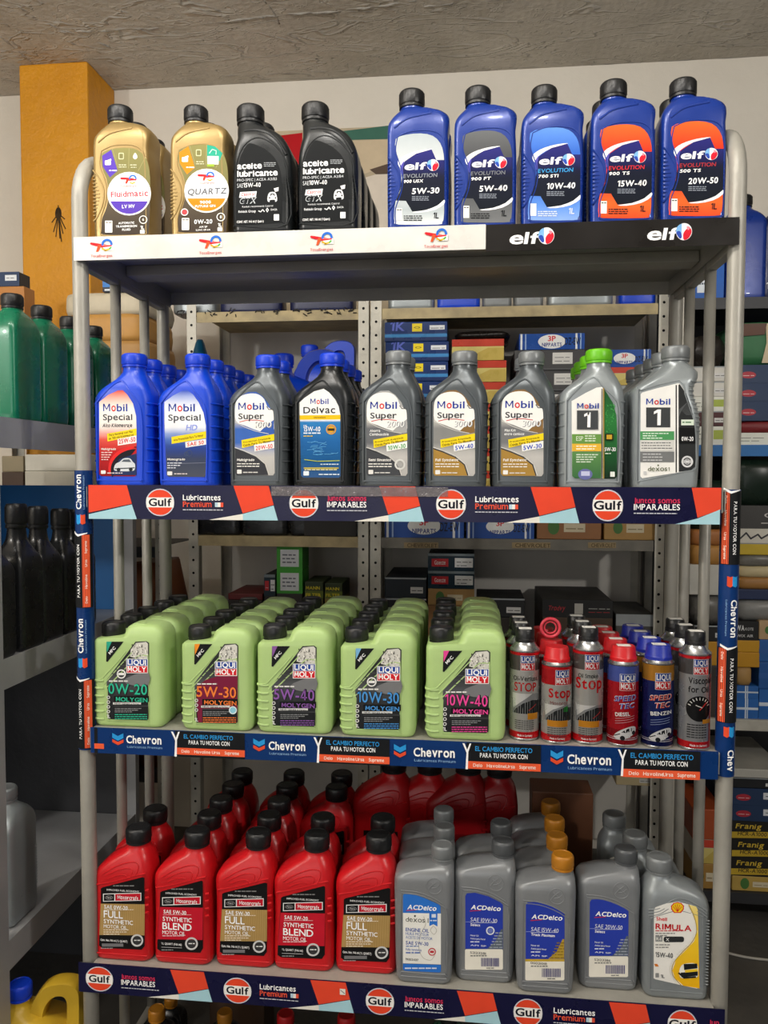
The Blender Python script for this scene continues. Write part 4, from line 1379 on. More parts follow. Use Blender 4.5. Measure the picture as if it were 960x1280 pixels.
def m1_art(a):
    out = [(196, 345), (205, 335), (300, 308), (418, 280), (432, 282), (470, 345), (500, 430), (518, 520), (522, 640), (522, 780), (500, 800), (420, 815), (205, 850), (194, 838)]
    a.p('#F1F0EC', out)
    a.p('#2B2D2E', [(430, 284), (470, 345), (500, 430), (518, 520), (522, 640), (522, 780), (500, 800), (424, 812), (422, 290)])
    a.r('#F1F0EC', 413, 284, 421, 815); a.r('#2B2D2E', 405, 290, 413, 815)
    for i in range(11):
        a.l('#55585A', [(424, 480 - i * 4), (440 + i * 4, 440 - i * 5), (470 + i * 4, 470)], 2)
    mob_word(a, 228, 408, 36, 146)
    a.r('#3E4143', 228, 425, 373, 544)
    a.t('#FFFFFF', 296, 535, 98, '1', w=46, b=2, a='c')
    a.r('#4F9A5E', 192, 568, 396, 620)
    a.m('#E4F2E4', 208, 370, 584, 8); a.m('#E4F2E4', 208, 290, 598, 8); a.m('#E4F2E4', 208, 330, 612, 8)
    a.r('#DAD9D4', 192, 622, 396, 685)
    for i in range(3):
        a.m('#5A5C5E', 200, 390, 640 + i * 16, 7)
    a.r('#77797A', 192, 690, 396, 752)
    for i in range(3):
        a.m('#C8C9CA', 208, 330, 708 + i * 18, 8)
    a.t('#56603A', 238, 806, 28, 'dexos', w=116, b=0); a.t('#56603A', 360, 806, 22, '1', a='l'); a.c('#56603A', 300, 772, 5)
    a.r('#C8C9CA', 212, 808, 230, 826)
    a.r('#D8E4D4', 438, 498, 514, 532); a.m('#4A7A52', 445, 505, 518, 10)
    a.p('#0E0F10', [(424, 545), (518, 545), (522, 640), (424, 640)])
    a.t('#FFFFFF', 440, 626, 26, '0W-20', w=70, b=1)
    a.ring('#D8D9DA', 474, 750, 24, 35); a.r('#D8D9DA', 452, 742, 496, 758); a.ring('#B8B9BA', 474, 750, 12, 18)
def liqui_art(c, c2, grade, patch=None, oem=False, badge=False):
    def f(a):
        # corner flash
        a.p('#17191A', [(640, 293), (732, 293), (645, 400), (638, 398)])
        a.p(c2, [(640, 293), (668, 293), (642, 350)])
        a.t('#F2F2F2', 660, 362, 15, 'MFC', w=46, b=2, rot=48)
        out = [(640, 512), (640, 495), (760, 340), (795, 293), (855, 290), (868, 300), (866, 500), (866, 695), (855, 708), (650, 702), (640, 690)]
        a.g([(0, '#3A3C3C'), (0.25, '#242626'), (0.5, '#55575A'), (0.7, '#2E3032'), (1, '#1E2022')], out)
        rnd = random.Random(5)
        a.p('#D6D4CC', [(766, 372), (770, 335), (798, 300), (852, 294), (862, 304), (862, 382), (820, 384)])
        for i in range(60):
            x, y = rnd.uniform(775, 858), rnd.uniform(302, 380)
            a.r(rnd.choice(['#6A6A64', '#3E3E3A', '#F4F2EA', '#8E8C84']), x, y, x + rnd.uniform(2, 7), y + rnd.uniform(3, 10))
        for i in range(4):
            a.l('#4A4C4C', [(735 - i * 22, 395 + i * 22), (752, 395 + i * 22)], 4)
        if patch:
            a.p(patch, smoothpoly([(656, 512), (700, 478), (760, 460), (866, 456), (866, 700), (760, 704), (660, 700), (652, 600)], 1))
        else:
            a.p('#77787A', smoothpoly([(730, 500), (790, 466), (866, 452), (866, 520), (790, 524)], 2))
        a.r('#F2F2F0', 748, 382, 863, 458)
        a.r('#2B4A9C', 751, 385, 860, 419); a.r('#D22630', 751, 421, 860, 455)
        a.t('#FFFFFF', 805, 415, 27, 'LIQUI', w=98, b=2, a='c'); a.t('#FFFFFF', 805, 451, 27, 'MOLY', w=98, b=2, a='c')
        a.m('#E8E8E4', 655, 760, 503, 9, 1.0)
        a.t('#1C1E1E', 650, 568, 58, grade, w=212, b=2)
        a.t(c, 652, 566, 54, grade, w=206, b=1)
        a.r('#111313', 682, 578, 868, 610)
        a.t(c, 692, 606, 22, 'MOLYGEN', w=168, b=2)
        a.r('#D8D8D6', 676, 612, 826, 623); a.t('#26282A', 684, 621, 7, 'NEW GENERATION', w=132, b=1)
        a.r('#1E2022', 682, 628, 864, 700)
        a.r('#3C3E40', 682, 628, 864, 634)
        for i in range(3):
            a.m('#8C8E90', 686, 830 - i * 20, 646 + i * 9, 5)
        for i in range(3):
            a.m(c, 686, 858, 678 + i * 11, 6, 1.0)
        for i in range(3 + (0 if badge else 1)):
            a.ring('#D8D8D6', 652, 585 + i * 25, 5, 9)
        a.t('#F2F2F0', 644, 694, 18, '1L', w=18)
        if oem:
            a.ring('#F2F2F0', 722, 462, 18, 24); a.r('#F2F2F0', 706, 456, 738, 468)
        if badge:
            a.c('#8FD0E4', 842, 636, 21); a.ring('#F2F2F0', 842, 636, 16, 20)
    return f

def mc_art(full, grade):
    def F(a):
        out = [(141, 590), (150, 584), (355, 532), (366, 536), (367, 885), (352, 906), (150, 897), (131, 884), (134, 800), (141, 660)]
        a.p('#141314', out)
        a.p('#B08F55', [(140, 668), (367, 672), (366, 832), (133, 830)])
        for i in range(20):
            x = 148 + i * 11
            a.l('#C0A068', [(x, 671), (x - 3, 829)], 2)
        a.m('#8A8A8A', 205, 325, 578, 7)
        a.t('#E8E8E8', 172, 600, 9, 'IMPROVED FUEL ECONOMY', w=166)
        a.p('#E8E8E8', [(153, 616), (350, 611), (350, 652), (153, 657)])
        a.p('#141314', [(157, 620), (211, 618), (211, 652), (157, 653)]); a.p('#C41A2E', [(216, 618), (346, 615), (346, 649), (216, 652)])
        a.c('#9A9A9A', 184, 636, 20, 10); a.c('#141314', 184, 636, 18, 8); a.t('#C8C8C8', 184, 640, 8, 'Ford', a='c', w=22)
        a.t('#F4F4F4', 228, 643, 19, 'Motorcraft', w=106)
        a.t('#FFFFFF', 160, 692, 19, 'SAE ' + grade, w=120); a.m('#F0E4CC', 160, 312, 700, 5, 1.0)
        a.t('#FFFFFF', 157, 738, 36, 'FULL', w=98, b=1)
        a.t('#FFFFFF', 157, 767, 21, 'SYNTHETIC', w=150, b=1)
        a.t('#FFFFFF', 157, 791, 17, 'MOTOR OIL', w=120, b=0)
        for i in range(3):
            a.m('#F0E4CC', 156, 300 - i * 25, 804 + i * 11, 6)
        a.t('#FFFFFF', 141, 858, 11, 'Cont. Net. 946 ml (1 L QUART)', w=138, b=1)
        a.r('#77777A', 148, 872, 258, 888); a.m('#A8A8A8', 142, 210, 898, 5)
        a.ring('#D0D0D0', 329, 856, 23, 32); a.c('#39393A', 329, 856, 20); a.m('#E8E8E8', 314, 346, 858, 7, 1.0)
    def B(a):
        out = [(448, 604), (458, 598), (660, 544), (668, 548), (669, 893), (655, 916), (452, 908), (432, 896), (436, 800), (445, 680)]
        a.p('#141314', out)
        a.p('#C41A2E', [(446, 680), (668, 684), (667, 850), (434, 846)])
        a.m('#8A8A8A', 505, 630, 590, 7)
        a.t('#E8E8E8', 476, 612, 9, 'IMPROVED FUEL ECONOMY', w=160)
        a.p('#E8E8E8', [(458, 630), (657, 625), (657, 666), (458, 672)])
        a.p('#141314', [(462, 634), (516, 632), (516, 666), (462, 668)]); a.p('#C41A2E', [(521, 632), (653, 629), (653, 663), (521, 666)])
        a.c('#9A9A9A', 489, 650, 20, 10); a.c('#141314', 489, 650, 18, 8); a.t('#C8C8C8', 489, 654, 8, 'Ford', a='c', w=22)
        a.t('#F4F4F4', 532, 657, 19, 'Motorcraft', w=106)
        a.t('#FFFFFF', 466, 712, 19, 'SAE ' + grade, w=116); a.l('#F0C8CC', [(464, 719), (608, 720)], 2)
        a.t('#FFFFFF', 462, 750, 22, 'SYNTHETIC', w=148, b=1)
        a.t('#FFFFFF', 460, 793, 35, 'BLEND', w=150, b=1)
        a.t('#FFFFFF', 460, 818, 18, 'MOTOR OIL', w=118, b=0)
        a.m('#F0D0D4', 460, 578, 830, 6)
        a.t('#FFFFFF', 455, 872, 11, '1 L QUART (946 ml)', w=104, b=1)
        a.l('#D0D0D0', [(455, 886), (560, 890)], 2); a.m('#A8A8A8', 456, 515, 902, 5)
        a.ring('#D0D0D0', 610, 868, 24, 33); a.c('#39393A', 610, 868, 21); a.m('#E8E8E8', 595, 627, 870, 7, 1.0)
    return F if full else B
def ac_art(grade, sub, band, code, badge=False):
    def f(a):
        top = [(420, 600), (428, 586), (470, 583), (540, 602), (600, 632), (614, 645), (614, 872), (420, 872)]
        a.p('#2B3FA8', top)
        a.p('#5A6470' if not band else '#B99A3A', [(533, 871), (575, 835), (605, 770), (613, 772), (613, 871)])
        for i in range(6):
            a.m('#9AA2AE' if not band else '#8C7222', 545 + i * 6, 612, 868 - i * 15, 8, 1.0)
        a.rr('#EDE9DC', 418, 874, 614, 980, 8)
        if band:
            a.r('#C8A63A', 418, 872, 614, 884)
        a.t('#FFFFFF', 448, 668, 24, 'ACDelco', w=152, b=2, sh=0.2)
        a.l('#C82A3A', [(444, 677), (500, 673)], 4)
        a.t('#E4E8F4', 446, 730, 21, 'SAE ' + grade, w=136, b=0, sh=0.1)
        a.l('#8C98D8', [(422, 733), (446, 733)], 3); a.l('#E4E8F4', [(446, 737), (580, 737)], 2)
        a.t('#FFFFFF', 446, 753, 13, sub, w=(50 if len(sub) < 8 else 118), b=2, sh=0.1)
        a.t('#E4E8F4', 446, 806, 9, 'Motor Oil', w=42); a.t('#E4E8F4', 446, 822, 9, 'Aceite para Motor', w=78); a.m('#E4E8F4', 446, 500, 838, 7)
        a.t('#E4E8F4', 446, 856, 8, 'API SP', w=82)
        if badge:
            a.ring('#DCE2F0', 549, 778, 15, 22); a.c('#6C7CC8', 549, 778, 12)
        a.t('#4A4A4A', 444, 896, 12, code, w=82, b=0); a.m('#6A6A6A', 446, 540, 910, 7)
        rnd = random.Random(int(code))
        x = 502
        while x < 592:
            w = rnd.uniform(2, 5)
            a.r('#4A4880', x, 918, x + w, 962)
            x += w + rnd.uniform(2, 4)
        a.m('#6A6A6A', 528, 572, 972, 6)
    return f
def ac1_art(a):
    a.p('#2F74D0', [(98, 612), (106, 603), (150, 604), (220, 630), (285, 660), (292, 670), (292, 960), (98, 960)])
    a.p('#EFEEE8', [(98, 702), (294, 705), (294, 968), (98, 962)])
    a.p('#2F74D0', [(98, 964), (294, 970), (294, 1005), (286, 1010), (106, 1000), (98, 992)])
    a.t('#FFFFFF', 120, 683, 25, 'ACDelco', w=148, b=2, sh=0.2); a.l('#C82A3A', [(116, 690), (170, 686)], 4)
    a.t('#3E4236', 112, 746, 24, 'dexos 1', w=118, b=0); a.c('#3E4236', 160, 718, 5)
    a.p('#2F74D0', [(234, 702), (276, 703), (276, 772), (255, 760), (234, 770)]); a.r('#DCE6F4', 246, 708, 268, 726); a.m('#DCE6F4', 238, 272, 744, 8, 1.0)
    a.t('#4C66B0', 112, 796, 19, 'ENGINE OIL', w=120, b=1)
    a.t('#6A84C0', 112, 814, 14, 'HUILE MOTEUR', w=120, b=0); a.t('#6A84C0', 112, 833, 14, 'ACEITE DE MOTOR', w=138, b=0)
    a.t('#3E58A8', 113, 864, 19, 'SAE 5W-30', w=116, b=1); a.m('#6A84C0', 114, 180, 876, 7)
    a.t('#5A74B8', 113, 894, 12, 'Fully synthetic', w=82, b=0); a.m('#5A74B8', 113, 188, 910, 9)
    a.t('#4C4C4C', 110, 945, 11, '19352437', w=68, b=1)
    a.ring('#C83A44', 248, 902, 15, 20); a.r('#C83A44', 238, 896, 258, 908)
    a.m('#DCE6F4', 108, 272, 990, 9, 1.0)
    a.l('#B0ACA0', curve([(205, 720), (215, 760), (190, 810), (180, 880), (200, 930), (240, 945), (262, 920)], 5), 2)
    a.l('#B0ACA0', curve([(255, 768), (240, 790), (258, 812), (272, 790), (255, 768)], 5), 2)
def shell_art(a):
    out = [(434, 590), (440, 578), (490, 560), (545, 552), (600, 566), (628, 574), (636, 590), (644, 950), (630, 953), (440, 910), (432, 905)]
    a.p('#EEECE6', out)
    a.g([(0, '#F2DE8A'), (0.4, '#F6CC2E'), (1, '#EFB414')], [(596, 566), (628, 574), (636, 590), (644, 952), (570, 940), (530, 905), (518, 870), (535, 820), (580, 775), (618, 735), (634, 690), (622, 630)], 1)
    a.l('#C0A040', curve([(594, 566), (622, 630), (630, 690), (608, 740), (560, 790), (522, 840), (520, 890), (560, 938)], 5), 4)
    a.l('#F4F0E4', curve([(588, 566), (616, 630), (622, 690), (600, 738), (552, 786), (514, 838), (512, 890), (545, 932)], 5), 5)
    P = []
    for i in range(13):
        t = math.radians(200 - i * 220 / 12)
        rr = 32 if i % 2 == 0 else 29
        P.append((542 + rr * math.cos(t), 578 - 25 * math.sin(t) * rr / 32))
    a.p('#D8202A', P + [(558, 604), (526, 604)])
    P2 = [(542 + (q[0] - 542) * 0.84, 579 + (q[1] - 579) * 0.84) for q in P]
    a.p('#F7CF1E', P2 + [(554, 600), (530, 600)])
    for i in range(5):
        t = math.radians(40 + i * 25)
        a.l('#D8202A', [(542, 598), (542 + 26 * math.cos(t), 592 - 28 * math.sin(t))], 2.5)
    a.t('#D8202A', 444, 638, 17, 'Shell', w=50, b=1)
    a.t('#C81E28', 440, 678, 28, 'RIMULA', w=166, b=2)
    a.m('#C84A50', 440, 570, 688, 6, 1.0); a.m('#8A8A88', 440, 540, 700, 6); a.m('#8A8A88', 440, 500, 710, 6)
    a.r('#8C8E8E', 440, 710, 472, 735); a.t('#EEECE6', 456, 730, 15, 'R4', a='c', w=24); a.rr('#2E3032', 478, 712, 572, 738, 10); a.t('#F2F2F2', 488, 732, 14, 'X')
    a.m('#8A8A88', 440, 515, 752, 6); a.m('#8A8A88', 440, 500, 764, 6)
    a.t('#4A4C4E', 440, 806, 24, '15W-40', w=80, b=1)
    a.p('#D87A2A', [(434, 838), (448, 838), (456, 850), (440, 850)])
    a.p('#F2F0E6', smoothpoly([(550, 870), (560, 845), (585, 835), (632, 838), (636, 880), (630, 900), (570, 905), (552, 895)], 2))
    a.p('#1E2022', [(570, 838), (632, 836), (634, 858), (572, 866)]); a.p('#1E2022', [(556, 878), (635, 872), (635, 892), (560, 900)])
    a.p('#F4CC2E', [(575, 866), (634, 860), (635, 872), (577, 878)]); a.l('#1E2022', [(548, 880), (572, 902), (625, 898)], 8)
    a.rr('#8A8C8C', 440, 880, 456, 900, 2); a.t('#55585A', 464, 902, 16, '1L', w=18)

# ------------------------------------------------------------------ row one (top shelf)
Z1 = (100, 120, 4.8); Z2 = (280, 120, 4.8); Z3 = (470, 90, 5.05); Z4 = (640, 90, 5.82); Z5 = (770, 90, 5.05)
Y1 = 0.022
S1, S2, S3, S4 = ZS
G_TOP = 'oil bottles on the top shelf'
gref = (Z1, 245, 850, Y1)
g1 = bottle('A', Z1, 245, 850, 55, Y1, S1, P_GOLD, BLACKCAP, gold_art(0), 'gold one-litre bottle with purple LV MV band on its round label', G_TOP, gref)
g2 = bottle('A', Z1, 707, 850, 72, Y1, S1, P_GOLD, BLACKCAP, gold_art(1), 'gold one-litre bottle with orange label band reading 0W-20', G_TOP, gref)
behind(g1, 2, .072, 'gold bottle behind the purple-banded gold one', 'gold bottles in the second rank')
behind(g2, 1, .072, 'gold bottle behind the orange-banded gold one', 'gold bottles in the second rank')
bref = (Z2, 618, 826, Y1)
c1 = bottle('B', Z2, 222, 832, 58, Y1, S1, P_BLACK, BLACKCAP, castrol_art('15W-40', 'A3/B3'), 'black bottle on the top shelf with white print reading 15W-40', G_TOP, bref)
c2 = bottle('B', Z2, 618, 826, 52, Y1, S1, P_BLACK, BLACKCAP, castrol_art('10W-40', 'A3/B4'), 'black bottle on the top shelf with white print reading 10W-40', G_TOP, bref)
behind(c1, 2, .075, 'black bottle behind the black 15W-40 one', 'black bottles in the rear ranks')
behind(c2, 3, .095, 'black bottle behind the black 10W-40 one', 'black bottles in the rear ranks')
eref = (Z3, 269, 1000, Y1)
EL = [(Z3, 262, 1000, 120, '#C9CED0', '#AEB8BC', '#DDE2E2', '#8A8F98', '900 USX', '5W-30', 'blue bottle with silver label panels reading 5W-30'),
      (Z3, 687, 975, 90, '#4A4B4E', '#66686A', '#707274', '#7A7D84', '900 FT', '5W-40', 'blue bottle with charcoal label panels reading 5W-40'),
      (Z4, 292, 1112, 102, '#2F62C8', '#5F92E4', '#86A8E8', '#3FA0E0', '700 STI', '10W-40', 'blue bottle with light blue label panels reading 10W-40'),
      ((480, 0, 2), 597, 556, 200, '#E8301C', '#F2682A', '#F04A22', '#D8303A', '900 TS', '15W-40', 'blue bottle with orange-red label panels reading 15W-40'),
      (Z5, 490, 938, 42, '#E8301C', '#F2682A', '#F04A22', '#B0323A', '500 TS', '20W-50', 'blue bottle with orange-red label panels reading 20W-50, at the right end')]
els = []
for i, (fr, cx, by, top, k1, k2, k3, sc_, nm, gr, lb) in enumerate(EL):
    els.append(bottle('A', fr, cx, by, top, Y1, S1, P_BLUE, BLACKCAP, elf_art(k1, k2, k3, '', sc_, nm, gr, '#1A1C20' if i != 2 else '#DDE6F8'), lb, G_TOP, eref))
for i, (n, w) in enumerate(((1, '5W-30'), (1, '5W-40'), (2, '10W-40'), (2, '15W-40'), (1, '20W-50'))):
    behind(els[i], n, .074, 'blue bottle behind the blue %s one on the top shelf' % w, 'blue bottles in the rear ranks of the top shelf')

# ------------------------------------------------------------------ row two
Zm1 = (100, 420, 5.05); Zm2 = (270, 420, 5.05); Zm3 = (440, 420, 5.33); Zm4 = (600, 420, 5.33); Zm5 = (760, 420, 4.8)
Y2 = 0.022
G_2 = 'oil bottles on the second shelf'
m1 = bottle('C', Zm1, 258, 945, 112, Y2, S2, P_MBLUE, P_MCAP, mspecial_art(0), 'bright blue bottle with red and white label showing a car, 25W-50', G_2)
m2 = bottle('C', Zm1, 664, 948, 115, Y2, S2, P_MBLUE, P_MCAP, mspecial_art(1), 'bright blue bottle with blue and white label reading HD, SAE 50', G_2)
sref = (Zm3, 243, 1018, Y2)
m3b = bottle('C', Zm2, 256, 950, 122, Y2, S2, P_MGREY, P_MCAP, msuper_art('1000', '20W-50', '#D8202A', '#3A3B40', '#3E68B8', '#3A5EB0'), 'gunmetal bottle with blue cap and label reading 1000', G_2, sref)
m4 = bottle('C', Zm2, 664, 952, 110, Y2, S2, P_BLACK, P_MCAP, delvac_art, 'black bottle with blue cap and blue and white 15W-40 label', G_2)
m5 = bottle('C', Zm3, 243, 1018, 112, Y2, S2, P_MGREY, P_GCAP, msuper_art('2000', '10W-30', '#3FA050', '#44464A', '#6A6C70', '#A8A8A8', ('Ahorra', 'Combustible')), 'gunmetal bottle with grey cap and label reading 2000, 10W-30', G_2, sref)
m6 = bottle('C', Zm3, 690, 1018, 112, Y2, S2, P_MGREY, P_GCAP, msuper_art('3000', '5W-40', '#2A4FC0', '#A9843E', '#8A8A88', '#8A6A3E'), 'gunmetal bottle with gold 3000 label reading 5W-40', G_2, sref)
m7 = bottle('C', Zm4, 290, 1012, 105, Y2, S2, P_MGREY, P_GCAP, msuper_art('3000', '5W-30', '#2A4FC0', '#A9843E', '#77787A', '#8A6A3E', ('Mas Km', 'entre cambios')), 'gunmetal bottle with gold 3000 label reading 5W-30', G_2, sref)
m8 = bottle('C8', Zm4, 745, 1012, 88, Y2, S2, P_MSIL, P_LIME, esp_art, 'silver bottle with lime green cap and green label reading 5W-30', G_2)
m9 = bottle('D', Zm5, 350, 915, 62, Y2, S2, P_MSIL, P_GCAP, m1_art, 'silver bottle with grey cap and slanted white and black 0W-20 label', G_2)
GB2 = 'bottles in the rear ranks of the second shelf'
behind(m1, 3, .074, 'bright blue bottle behind the 25W-50 one', GB2)
behind(m2, 4, .074, 'bright blue bottle behind the SAE 50 one', GB2)
behind(m3b, 1, .074, 'gunmetal blue-capped bottle behind the 1000 one', GB2)
behind(m4, 3, .074, 'black blue-capped bottle behind the black 15W-40 one', GB2)
behind(m5, 1, .074, 'gunmetal bottle behind the 2000 one', GB2)
behind(m6, 1, .074, 'gunmetal bottle behind the gold 5W-40 one', GB2)
behind(m7, 1, .074, 'gunmetal bottle behind the gold 5W-30 one', GB2)
behind(m8, 3, .074, 'lime-capped silver bottle behind the green 5W-30 one', GB2)
behind(m9, 4, .074, 'silver bottle behind the slanted-label 0W-20 one', GB2)

# ------------------------------------------------------------------ row three: pale green jugs
Zl1 = (90, 730, 4.174); Zl2 = (310, 730, 4.174); Zl3 = (510, 740, 4.174)
Y3 = 0.014
lref = (Zl1, 752, 746, Y3)
G_3 = 'pale green jugs in the front rank of the third shelf'
LQ = [(Zl1, 292, 748, 193, '#2FB894', '#2FA88C', '0W-20', None, True, False, 'teal'),
      (Zl1, 752, 746, 193, '#F2803A', '#F0902A', '5W-30', '#7A1E3C', False, True, 'orange'),
      (Zl2, 238, 776, 203, '#8C5AA8', '#8A5AA0', '5W-40', None, False, False, 'purple'),
      (Zl2, 675, 788, 213, '#4A94D8', '#7AB4E0', '10W-30', None, True, False, 'blue'),
      (Zl3, 298, 782, 185, '#E84A9A', '#E84A9A', '10W-40', None, False, False, 'pink')]
jugs = []
for fr, cx, by, top, c_, c2_, gr, pt, oem, bd, w in LQ:
    jugs.append(bottle('E', fr, cx, by, top, Y3, S3, P_LGREEN, BLACKCAP, liqui_art(c_, c2_, gr, pt, oem, bd), 'pale green jug with %s %s lettering on its dark label' % (w, gr), G_3, lref, 'oil_jug', 'jug'))
for j, (gr, n) in zip(jugs, (('0W-20', 4), ('5W-30', 4), ('5W-40', 4), ('10W-30', 4), ('10W-40', 4))):
    behind(j, n, .0805, 'pale green jug in the %s column' % gr, 'pale green jugs in the rear ranks')

# ------------------------------------------------------------------ row three: additive cans
CANM = mat('printed_tin', rough=0.24, metal=0.55, var=0.05, attr=True)
TIN = mat('bare_tin', '#B4B6B8', 0.25, 0.9, 0.08, 30)
P_RCAP = mat('red_cap_plastic', '#C8161E', 0.38, 0, 0.06, 40)
P_DBCAP = mat('deep_blue_cap_plastic', '#1A2C9A', 0.38, 0, 0.06, 40)
def lm_logo(a, x, z, s):
    a.r('#F2F2F0', x - 1.02 * s, z + 1.04 * s, x + 1.02 * s, z - 1.04 * s)
    a.r('#2B4A9C', x - 0.97 * s, z + 1.0 * s, x + 0.97 * s, z + 0.03 * s); a.r('#D22630', x - 0.97 * s, z - 0.03 * s, x + 0.97 * s, z - 1.0 * s)
    a.t('#FFFFFF', x, z + 0.17 * s, 0.72 * s, 'LIQUI', w=1.75 * s, b=2, a='c'); a.t('#FFFFFF', x, z - 0.86 * s, 0.72 * s, 'MOLY', w=1.75 * s, b=2, a='c')
def can(fr, cx, by, top, Yf, style, label, group='additive cans in the front rank'):
    R = 0.0262
    b0 = onY(fr[0] + cx / fr[2], fr[1] + by / fr[2], Yf)
    tall = style in ('visco', 'ver', 'oil')
    hb = {'visco': .163, 'ver': .157, 'oil': .163, 'stop': .136, 'diesel': .141, 'benzin': .145}[style]
    root = empty('additive_can', (b0.x, Yf + R, S3))
    mb = MB()
    mb.lathe([(R - .003, 0), (R, .0015), (R, .004), (R - .0008, .005), (R - .0008, hb - .003), (R, hb - .002), (R, hb), (R - .001, hb + .001), (R - .006, hb + .006), (.0165, hb + .012), (.0165, hb + .014)], 36)
    mb.build('body', TIN, root, None, True)
    cm = {'visco': BLACKCAP, 'ver': BLACKCAP, 'oil': BLACKCAP, 'stop': P_RCAP, 'diesel': P_RCAP, 'benzin': P_DBCAP}[style]
    mb = MB()
    if tall:
        mb.lathe([(.0172, hb + .0125), (.0172, hb + .018), (.0158, hb + .019), (.0158, hb + .033), (.0148, hb + .035), (.013, hb + .035)], 40, (0, 0), None, .0006, 18, (hb + .0185, hb + .034))
    else:
        mb.lathe([(.0225, hb + .0015), (.0225, hb + .009), (.0205, hb + .011), (.0195, hb + .026), (.0185, hb + .028), (.016, hb + .028)], 40, (0, 0), None, .0006, 18, (hb + .0105, hb + .025))
    cp = mb.build('cap', cm, root, None, True)
    if style != 'stop':
        mb = MB(); zt = hb + (.035 if tall else .028)
        mb.box(-.011, .011, -.009, .006, zt + .0001, zt + .0008, lin('#E8E6E0'))
        mb.build('sticker', PRINT, cp)
    Rl = R - .0006
    a = Art(lambda x, y: (x, y), 1.0, lambda x, z, o: ((Rl + o) * math.sin(x / Rl), -(Rl + o) * math.cos(x / Rl), z), 0.004)
    Lh = math.pi * Rl
    full = lambda c, z0, z1: a.r(c, -Lh, z0, Lh, z1)
    if style in ('ver', 'stop', 'oil'):
        full('#A9A8A4', .005, hb - .003)
        full('#C41A22', .005, .016); full('#C41A22', hb - .008, hb - .003)
        full('#55504E' if style != 'stop' else '#B01820', hb - .034, hb - .008)
        a.t('#FFFFFF', 0, .008, .0035, 'Made in Germany', w=.026, b=1, a='c')
        lx = .004 if style != 'stop' else .008
        lm_logo(a, lx, hb - .021, .0125)
        if style == 'ver':
            a.t('#3A3A3A', 0, hb - .052, .008, 'Ol-Verlust', w=.044, b=1, a='c'); a.t('#C41A22', 0, hb - .070, .015, 'STOP', w=.040, b=1, a='c')
        elif style == 'stop':
            a.t('#C41A22', .004, hb - .056, .016, 'Stop', w=.040, b=2, a='c'); a.t('#8C4A4A', .002, hb - .068, .006, 'Motoroil', w=.030, b=0, a='c')
        else:
            a.t('#3A3A3A', -.003, hb - .048, .007, 'Oil Smoke', w=.034, b=1, a='c'); a.t('#C41A22', -.001, hb - .067, .019, 'Stop', w=.048, b=2, a='c')
        z0, z1 = (.048, .083) if style == 'ver' else (.040, .068)
        a.r('#8C8E90', -.024, z0, .028, z1)
        a.p('#2A2C2E', [(-.022, z0), (.028, z0), (.028, z0 + .022), (.012, z0 + .024), (-.004, z0 + .018), (-.016, z0 + .008)])
        a.p('#D8D8D6', [(-.024, z1), (.012, z1), (-.008, z0 + .02), (-.022, z0 + .008)])
        if style == 'stop':
            a.p('#2E8A3A', [(.010, z0 + .016), (.018, z0 + .016), (.018, z0 + .026), (.010, z0 + .024)])
        else:
            a.l('#A83A3A', [(.006, z0 + .006), (.02, z0 + .016)], .0015)
        a.r('#D8902A', (.004 if style == 'ver' else -.018), z0 - .010, (.024 if style == 'ver' else .018), z0 + .001)
        for i in range(5):
            a.m('#4A4A4A', -.018, .016, z0 - .013 - i * .0035, -.0016)
    elif style == 'visco':
        full('#8E8F92', .005, hb - .003)
        full('#C41A22', .005, .016); full('#C41A22', hb - .008, hb - .003); full('#4C4A4C', hb - .034, hb - .008)
        a.r('#A01820', .021, .016, .030, hb - .034)
        a.t('#FFFFFF', .003, .008, .0035, 'Made in Germany', w=.030, b=1, a='c')
        lm_logo(a, .004, hb - .021, .0125)
        a.t('#1E1E20', -.016, hb - .049, .010, 'Viscoplus', w=.044, b=1); a.t('#1E1E20', -.016, hb - .064, .010, 'for Oil', w=.034, b=1)
        a.c('#1A1A1C', .002, .072, .0215)
        for i in range(9):
            t = math.radians(20 + i * 17.5)
            a.l('#E8E8E4', [(.002 + .015 * math.cos(t), .072 + .015 * math.sin(t)), (.002 + .019 * math.cos(t), .072 + .019 * math.sin(t))], .0014)
        a.l('#D83A3A', [(.002, .070), (.013, .082)], .0018); a.l('#E8E8E4', [(-.004, .078), (.006, .074)], .0014)
        a.r('#D8902A', .007, .047, .025, .054)
        for i in range(6):
            a.m('#2A2A2C', -.017, .018, .044 - i * .0042, -.0018)
    else:
        d = style == 'diesel'
        base = '#B01824' if d else '#16225E'
        full(base, .012, hb - .003); full('#7A7C80', .005, .012); full('#4A5AA8' if d else '#B07A2A', hb - .030, hb - .003)
        full('#8A121C' if d else '#10184A', .005, .03)
        a.l('#C8C8D0', [(-Lh, .013), (Lh, .013)], .0012); a.l('#C8C8D0', [(-Lh, .016), (Lh, .016)], .0008)
        lm_logo(a, .004, hb - .030, .0135)
        for c, dd in (('#FFFFFF', 0), ('#3A5AB8' if d else '#D8482A', .0006)):
            a.t(c, -.019 + dd, hb - .064, .0095 - dd, 'SPEED', w=.038, b=2 if dd == 0 else 1, sh=0.25, rot=6); a.t(c, -.011 + dd, hb - .076, .0095 - dd, 'TEC', w=.026, b=2 if dd == 0 else 1, sh=0.25, rot=6)
        a.t('#FFFFFF', -.016, hb - .089, .0065, 'DIESEL' if d else 'BENZIN', w=(.024 if d else .036), b=2, rot=6)
        for i in range(3):
            a.l('#D8A0A8' if d else '#9AA8D8', [(-.016, .044 - i * .004 + .004), (.016, .050 - i * .004 + .004)], .0009)
